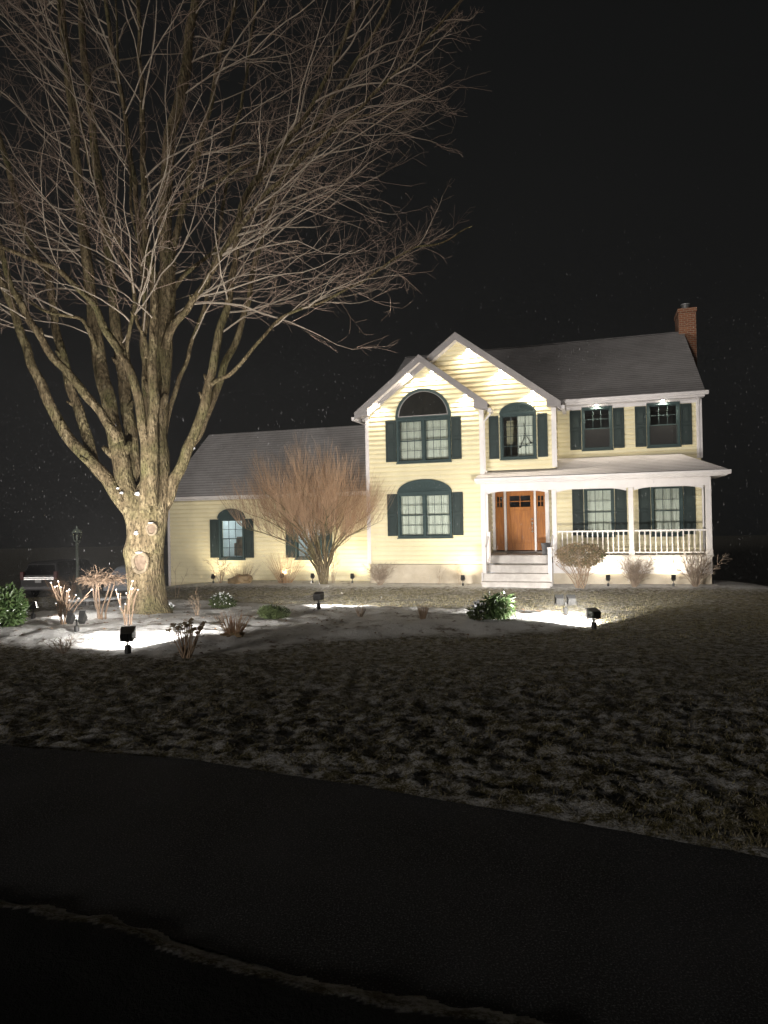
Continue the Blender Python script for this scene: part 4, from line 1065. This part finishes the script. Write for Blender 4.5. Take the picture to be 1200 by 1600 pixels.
for k in range(13):
    a=2*math.pi*k/13; q=tubes_along(s,(rng(-.12,.12),rng(-.1,.1),-.03),(math.cos(a)*.5,math.sin(a)*.45,1.0),1.0,.018,.009,7,.16,.05,5); top.append(q[-1])
    for _ in range(4): tubes_along(s,q[rnd.randint(3,7)],(rng(-1,1),rng(-.8,.8),.7),rng(.3,.6),.008,.004,4,.15,0,3)
s.build('stems',M['tan'],o)
s=MB(); c=(0,0,(908-856)*m); leafcloud(s,c,38*m,34*m,19*m,5200,.055,.45,.5)
s.build('foliage',M['brownleaf'],o,mats=[M['brownleaf']])
s=MB(); leafcloud(s,(c[0]+.1,c[1],c[2]),36*m,33*m,18*m,700,.055,.7,.5); s.build('green_leaves',M['leaf'],o)
s=MB()
for _ in range(260): q=Vector((rng(-33,33)*m,rng(-.5,.5),c[2]+rng(-12,10)*m)); tubes_along(s,q,(rng(-1,1),rng(-1,1),rng(-.2,1)),.22,.005,.003,3,.2,0,3)
s.build('twigs',M['greybrown'],o)
def leafy(px,py,w,h,label,n,size,mt='leaf',asp=.35,droop=0,up=0,snow=0,name='evergreen_shrub',lumps=5):
    o,p,m=plant(name,px,py,label,'shrub'); s=MB(); W_=w*m/2; H_=h*m/2; s2=MB()
    for k in range(lumps):
        c=(rng(-.55,.55)*W_,rng(-.4,.4)*W_,H_*rng(.6,1.1)); leafcloud(s,c,W_*.6,W_*.5,H_*.85,n//lumps,size,.2,asp,droop,up)
        if snow: leafcloud(s2,(c[0],c[1],c[2]+.05),W_*.6,W_*.5,H_*.85,int(n//lumps*snow),size*.7,.7,.6,0,0)
    s.build('foliage',M[mt],o)
    if snow: s2.build('snow_on_leaves',M['snow'],o)
    st=MB()
    for _ in range(12): tubes_along(st,(rng(-.05,.05),rng(-.05,.05),-.02),(rng(-1,1)*W_,rng(-1,1)*W_*.6,H_*1.6),H_*1.7,.01,.004,5,.1,0,4)
    st.build('stems',M['greybrown'],o)
leafy(778,966,50,42,'drooping glossy green rhododendron at the back edge of the bed in front of the steps',900,.17,'leaf',.24,.8,name='rhododendron',snow=.03,lumps=6)
leafy(752,967,32,22,'low dark drooping evergreen with snow on it, left against the rhododendron',500,.12,'juniper',.35,.4,snow=.2)
leafy(429,966,54,20,'low spreading green juniper in the bed just left of the back floodlight',3400,.06,'juniper',.25,0,.3)
leafy(344,950,44,22,'small snow-speckled evergreen bush right of the big tree',2000,.08,'juniper',.4,0,0,.12)
leafy(12,978,74,62,'dense leafy evergreen bush with snow-tipped leaves at the far left edge',3200,.12,'leaf',.38,0,.3,.03)
leafy(212,957,26,14,'snow-dusted ground plant at the left foot of the big tree',500,.07,'juniper',.5,0,.1,.7)
leafy(264,955,22,10,'snow-dusted ground plant at the right foot of the big tree',400,.07,'juniper',.5,0,.1,.7)
# hydrangea with dried flower heads
o,p,m=plant('hydrangea',292,1027,'bare hydrangea stalks topped with dried flower heads right of the nearest floodlight','shrub')
s=MB(); hd=MB()
for k in range(24):
    a=rng(0,6.283); e=rng(.1,1); d=Vector((math.cos(a)*e*.26,math.sin(a)*e*.2,.5*rng(.75,1.05))); q=tubes_along(s,(rng(-.05,.05),rng(-.04,.04),-.02),d,d.length,.0085,.006,6,.04,0,4)
    hd=MB()
    for _ in range(16):
        v=Vector((rng(-1,1),rng(-1,1),rng(-.5,.6)))*.032; blob(hd,q[-1]+v,.012,.012,.009,5,.4)
    hd.build('flower_head',M['brownleaf'],o)
s.build('stalks',M['tan'],o)
# cut stalks with snow caps
def stalks(px,py,w,h,label,n=9):
    o,p,m=plant('cut_stalks',px,py,label,'plant'); s=MB(); c=MB(); H_=h*m;W_=w*m
    for k in range(n):
        a=-1+2*k/(n-1)+rng(-.15,.15); d=Vector((a*W_*.5*rng(.3,1.2),rng(-.15,.15),H_*rng(.45,1.02))); q=tubes_along(s,(a*.06,rng(-.05,.05),-.02),d,d.length,.012,.007,6,.09,0,6)
        blob(c,q[-1],.016,.016,.012,7,.2)
        if rnd.random()<.7: q2=tubes_along(s,q[2],d+Vector((rng(-.4,.4),0,0)),d.length*.55,.009,.006,5,.12,0,5); blob(c,q2[-1],.014,.014,.010,6,.2)
        q3=tubes_along(s,q[3],d+Vector((rng(-.6,.6),rng(-.3,.3),0)),d.length*.4,.007,.005,5,.15,0,5)
    s.build('stems',M['stalk'],o); split_build(c,'snow_cap',M['snow'],o)
stalks(100,976,46,80,'fan of thick cut tan stalks with snowy tips left of the lamp post',9)
stalks(200,976,16,80,'narrow bunch of cut tan stalks with snowy tips in front of the big tree',5)
# weeping umbrella shrub
o,p,m=plant('weeping_shrub',155,966,'small umbrella-shaped weeping shrub with several pale stems left of the big tree','shrub')
s=MB()
for k in range(6):
    q=tubes_along(s,(rng(-.12,.12),rng(-.1,.1),-.03),(rng(-.25,.25),rng(-.2,.2),1),.82,.02,.013,6,.09,.05,5)
    for _ in range(46):
        a=rng(0,6.283); q2=tubes_along(s,q[-1],(math.cos(a),math.sin(a),rng(.1,.6)),rng(.15,.42),.006,.003,6,.35,-.07,3)
        tubes_along(s,q2[3],(math.cos(a+1),math.sin(a+1),-.2),.15,.004,.003,3,.4,-.1,3)
s.build('stems',M['stalk'],o)
# ------------------------------------------------------------------ grey package box by the door
o=empty('doorstep_box',hw(5.82,.42,.89),HA); P(o,'dark grey open bin standing on the porch right of the front door','bin')
s=MB(); s.raw([(-.11,-.11,0),(.11,-.11,0),(.11,.11,0),(-.11,.11,0),(-.14,-.14,.36),(.14,-.14,.36),(.14,.14,.36),(-.14,.14,.36)],[(3,2,1,0),(0,1,5,4),(1,2,6,5),(2,3,7,6),(3,0,4,7)]); s.box(-.155,.155,-.155,-.141,.33,.37); s.box(-.155,.155,.141,.155,.33,.37); s.box(-.155,-.141,-.14,.14,.33,.37); s.box(.141,.155,-.14,.14,.33,.37)
s.build('bin_body',speck('dark_grey_plastic',(.03,.03,.035),(.06,.06,.065),6,.5),o,bevel=.006)
mb=MB(); mb.box(4.5,5.45,1.0,1.45,.893,.905); dm=mb.build('doormat',speck('doormat_fibre',(.05,.045,.04),(.09,.08,.07),60,.95,.4,.004),bevel=.003); dm.location=(HX,HY,0); dm.rotation_euler=(0,0,HA); P(dm,'thin dark doormat on the porch in front of the wooden door','doormat')
s=MB()
for x,y,z,a,b in ((4.16,-.30,.64,.12,.10),(4.18,-.58,.40,.16,.09),(4.14,-.2,.63,.06,.07)): blob(s,(x,y,z),a,b,.02,8,.5)
o=s.build('snow_on_steps',M['snow'],None,smooth=True); o.location=(HX,HY,0); o.rotation_euler=(0,0,HA); P(o,kind='stuff')
# ------------------------------------------------------------------ lamp post
o,p,m=plant('lamp_post',122,946,'slender unlit black lamp post with glass lantern, left of the big tree','lamp post')
Hh=(946-823)*m
s=MB(); s.lathe((0,0,-.1),[(.13,0),(.13,.16),(.105,.2),(.09,.5),(.055,.56),(.045,.6),(.033,Hh-.50+.1),(.05,Hh-.48+.1),(.03,Hh-.46+.1),(.03,Hh-.42+.1)],14)
mt=speck('grey_green_cast_iron',(.12,.15,.13),(.20,.23,.20),12,.4,.1,.002); s.build('post',mt,o,smooth=True)
s=MB(); s.lathe((0,0,Hh-.43),[(.03,0),(.085,.03),(.085,.05)],12); s.lathe((0,0,Hh-.16),[(.135,0),(.13,.02),(.08,.08),(.03,.11),(.02,.15),(.025,.16),(.004,.19)],12)
for k in range(6):
    a=2*math.pi*k/6; s.tube([(.08*math.cos(a),.08*math.sin(a),Hh-.38),(.13*math.cos(a),.13*math.sin(a),Hh-.16)],.008,4)
s.build('lantern_cage',mt,o)
s=MB(); s.lathe((0,0,Hh-.38),[(.070,0),(.118,.215)],12); s.build('lantern_glass',M['glass'],o)
s=MB(); s.lathe((0,0,Hh-.38),[(.02,0),(.022,.08),(.03,.12),(.01,.16)],8); s.build('bulb',M['curtain'],o)
# low stone edging with snow
a1=gnd(108,950,f=base); a2=gnd(200,944,f=base); n=16
for nm,mt,zz0,zz1,wd in (('retaining_wall',M['concrete'],-.3,.16,.12),):
    o=empty('retaining_wall',(a1+a2)/2); P(o,'low dark stone edging wall capped with snow between lamp post and big tree','wall'); s=MB(); c=MB()
    for k in range(n):
        q1=a1+(a2-a1)*(k/n)-(a1+a2)/2; q2=a1+(a2-a1)*((k+.96)/n)-(a1+a2)/2
        s.box(q1.x,q2.x,q1.y-.12+rng(-.02,.02),q1.y+.12,q1.z-.3,q1.z+.16+rng(-.01,.01)); blob(c,((q1.x+q2.x)/2,q1.y,q1.z+.18),.14,.14,.045,8,.4)
    s.build('stones',speck('dark_stone',(.10,.09,.08),(.18,.16,.14),8,.9,.4,.01),o,bevel=.015); c.build('snow_cap',M['snow'],o,smooth=True)
# ------------------------------------------------------------------ cars
def car(name,loc,rz,label,bodym,prof,W,tail,glassm,L,plate=True):
    o=empty(name,loc,rz); P(o,label,'car'); 
    # prof: side profile list (y, z_low body polygon) body lower; green: greenhouse polygon. built in local frame: +y forward, rear at y=0
    body,green=prof
    def loft(poly,w0,w1fn,m,nm,par,smooth=False):
        s=MB(); n=len(poly); i=len(s.v)
        s.v+=[(-w1fn(z)/2,y,z) for y,z in poly]+[(w1fn(z)/2,y,z) for y,z in poly]
        for f in [tuple(range(n))[::-1],tuple(range(n,2*n))]+[(k,(k+1)%n,n+(k+1)%n,n+k) for k in range(n)]: s.f.append(f); s.uv.append(None); s.mi.append(0)
        return s.build(nm,m,par,bevel=.05)
    bd=loft(body,W,lambda z:W*(1-.05*abs(z-.75)),bodym,'body',o)
    zt=max(z for y,z in green); zb=min(z for y,z in green); tp=lambda z:W*(.96-.22*(z-zb)/(zt-zb))
    loft([(y,z) for y,z in green],W,tp,bodym,'cabin',o)
    # windows: rear, sides, windscreen as slightly proud glass
    (yr0,zr0),(yr1,zr1)=green[0],green[1]
    def lerp(a,b,t): return a+(b-a)*t
    s=MB(); a=(lerp(yr0,yr1,.12),lerp(zr0,zr1,.12)); b=(lerp(yr0,yr1,.86),lerp(zr0,zr1,.86)); e=.012
    s.face([(-tp(a[1])/2+.08,a[0]-e,a[1]),(tp(a[1])/2-.08,a[0]-e,a[1]),(tp(b[1])/2-.10,b[0]-e,b[1]),(-tp(b[1])/2+.10,b[0]-e,b[1])]); s.build('rear_window',glassm,o)
    for sd in (-1,1):
        for (f0,f1) in ((.06,.30),(.34,.62),(.66,.90)):
            s=MB(); y0b,y1b=green[0][0],green[-1][0]; y0t,y1t=green[1][0],green[-2][0]; za,zb2=zb+.06,zt-.10
            k0=.06; 
            def q(f,z): 
                t=(z-zb)/(zt-zb); return (sd*(tp(z)/2+.008),lerp(lerp(y0b,y1b,f),lerp(y0t,y1t,f),t),z)
            pts=[q(f0,za),q(f1,za),q(f1,zb2),q(f0,zb2)]
            s.face(pts if sd>0 else pts[::-1]); s.build('side_window',glassm,o)
    s=MB(); (yf0,zf0),(yf1,zf1)=green[-1],green[-2]
    s.face([(tp(zf0)/2-.08,yf0+.012,zf0+.03),(-tp(zf0)/2+.08,yf0+.012,zf0+.03),(-tp(zf1)/2+.1,yf1+.02,zf1-.06),(tp(zf1)/2-.1,yf1+.02,zf1-.06)]); s.build('windscreen',glassm,o)
    for sd in (-1,1):
        s=MB(); z0,z1=tail; s.box(min(sd*(W/2-.02),sd*(W/2-.20)),max(sd*(W/2-.02),sd*(W/2-.20)),-.045,.10,z0,z1); s.build('tail_light',M['tail'],o,bevel=.02)
        for y in (.85,L-.9):
            s=MB(); n=20
            x0,x1=(sd*(W/2-.24),sd*(W/2+.01)); 
            i=len(s.v)
            for x in (x0,x1):
                for rr_ in (.36,.34): 
                    pass
            prof_=[(x0,.30),(x0,.37),(x1-sd*.02,.37),(x1,.34),(x1,.23)]
            for x,r_ in prof_:
                for j in range(n): a_=2*math.pi*j/n; s.v.append((x,y+r_*math.cos(a_),.37+r_*math.sin(a_)))
            for k in range(len(prof_)-1):
                for j in range(n): s.f.append((k*n+j,k*n+(j+1)%n,(k+1)*n+(j+1)%n,(k+1)*n+j)); s.uv.append(None); s.mi.append(0)
            wh_=s.build('wheel',M['tyre'],o)
            s=MB(); 
            s.v=[(x1-sd*.005,y+.22*math.cos(2*math.pi*j/n),.37+.22*math.sin(2*math.pi*j/n)) for j in range(n)]+[(x1-sd*.03,y,.37)]
            s.f=[(j,(j+1)%n,n) for j in range(n)]; s.uv=[None]*n; s.mi=[0]*n; s.build('rim',M['metalgrey'],wh_)
    s=MB(); s.box(-W/2+.04,W/2-.04,-.13,.02,.42,.62); s.box(-W/2+.3,W/2-.3,-.16,-.10,.44,.50); s.build('bumper',M['chrome'] if plate else bodym,o,bevel=.03)
    s=MB(); s.box(-.16,.16,-.075,-.055,.80,.96); s.build('licence_plate',M['plate'],o)
    s=MB(); s.box(-W/2+.25,W/2-.25,-.07,-.05,1.0,1.05); s.build('tailgate_trim',M['chrome'],o,bevel=.01)
    return o
M['tail']=mat('red_tail_lens',(.13,.006,.006),.35); M['tyre']=mat('tyre_rubber',(.015,.015,.015),.85); M['chrome']=mat('dull_chrome',(.16,.16,.17),.5,.5); M['plate']=mat('plate_white',(.75,.75,.75),.5)
blk=mat('black_car_paint',(.055,.055,.06),.35); blk.node_tree.nodes['Principled BSDF'].inputs['Coat Weight'].default_value=.6
slv=mat('silver_blue_car_paint',(.50,.55,.62),.4,.2); cg=mat('tinted_car_glass',(.006,.006,.008),.15,spec=.5); cg2=mat('frosted_rear_glass',(.40,.47,.60),.5)
suvp=([(0,.45),(-.02,.95),(.0,1.12),(4.7,1.08),(4.95,.85),(4.95,.42)],[(.02,1.10),(.30,1.74),(.55,1.80),(2.9,1.78),(3.25,1.68),(3.9,1.10)])
carp=([(0,.42),(-.03,.85),(.05,1.0),(4.2,.92),(4.55,.72),(4.55,.36)],[(.05,.98),(.62,1.46),(.9,1.52),(2.3,1.52),(2.6,1.44),(3.4,.96)])
p=at(61,918,33.5); pz=base(p.x,p.y)
print('suv ground',p,pz)
car('parked_suv',(p.x,p.y,pz),R(-6),'black sport utility vehicle parked at far left, seen from behind, with red tail light',blk,suvp,1.98,(.95,1.35),cg,4.95)
p=at(189,918,31); pz=base(p.x,p.y)
car('parked_car',(p.x,p.y,pz),R(-16),'silver-blue car with pale rear window parked behind the big tree trunk',slv,carp,1.82,(.75,.95),cg2,4.55,False)
# ------------------------------------------------------------------ falling snow
fm=mat('snowflake',(.35,.35,.37),.8); fl=MB()
for k in range(4200):
    y=13+16*rnd.random()**.9; x=rng(-.62,.62)*y; z=rng(.3,11.5)*rnd.random()**.5; s=rng(.0012,.0026)*(.6+y/22); l=s*rng(5,14); d=rng(-.25,.25)*l
    fl.raw([(x-s,y,z),(x+s*.5,y+s,z),(x+s*.5,y-s,z),(x+d,y,z+l),(x-d,y,z-l)],[(0,1,3),(1,2,3),(2,0,3),(1,0,4),(2,1,4),(0,2,4)])
for k in range(700):
    x=rng(-12,-5.5); y=rng(14,22); z=rng(.3,5.5); s=rng(.002,.0042); l=s*rng(4,9)
    fl.raw([(x-s,y,z),(x+s*.5,y+s,z),(x+s*.5,y-s,z),(x+.1*l,y,z+l),(x-.1*l,y,z-l)],[(0,1,3),(1,2,3),(2,0,3),(1,0,4),(2,1,4),(0,2,4)])
P(fl.build('falling_snow',fm),kind='stuff')

# ------------------------------------------------------------------ snowy air
hz=MB(); hz.box(-60,60,-3,115,-6,26); hm=bpy.data.materials.new('snowy_air'); hm.use_nodes=True; ht=hm.node_tree; ht.nodes.clear()
ho_=ht.nodes.new('ShaderNodeOutputMaterial'); hv=ht.nodes.new('ShaderNodeVolumePrincipled'); hv.inputs['Density'].default_value=HAZE; hv.inputs['Color'].default_value=(.9,.9,.92,1); hv.inputs['Anisotropy'].default_value=.35
ht.links.new(hv.outputs[0],ho_.inputs['Volume']); P(hz.build('haze',hm),kind='stuff')
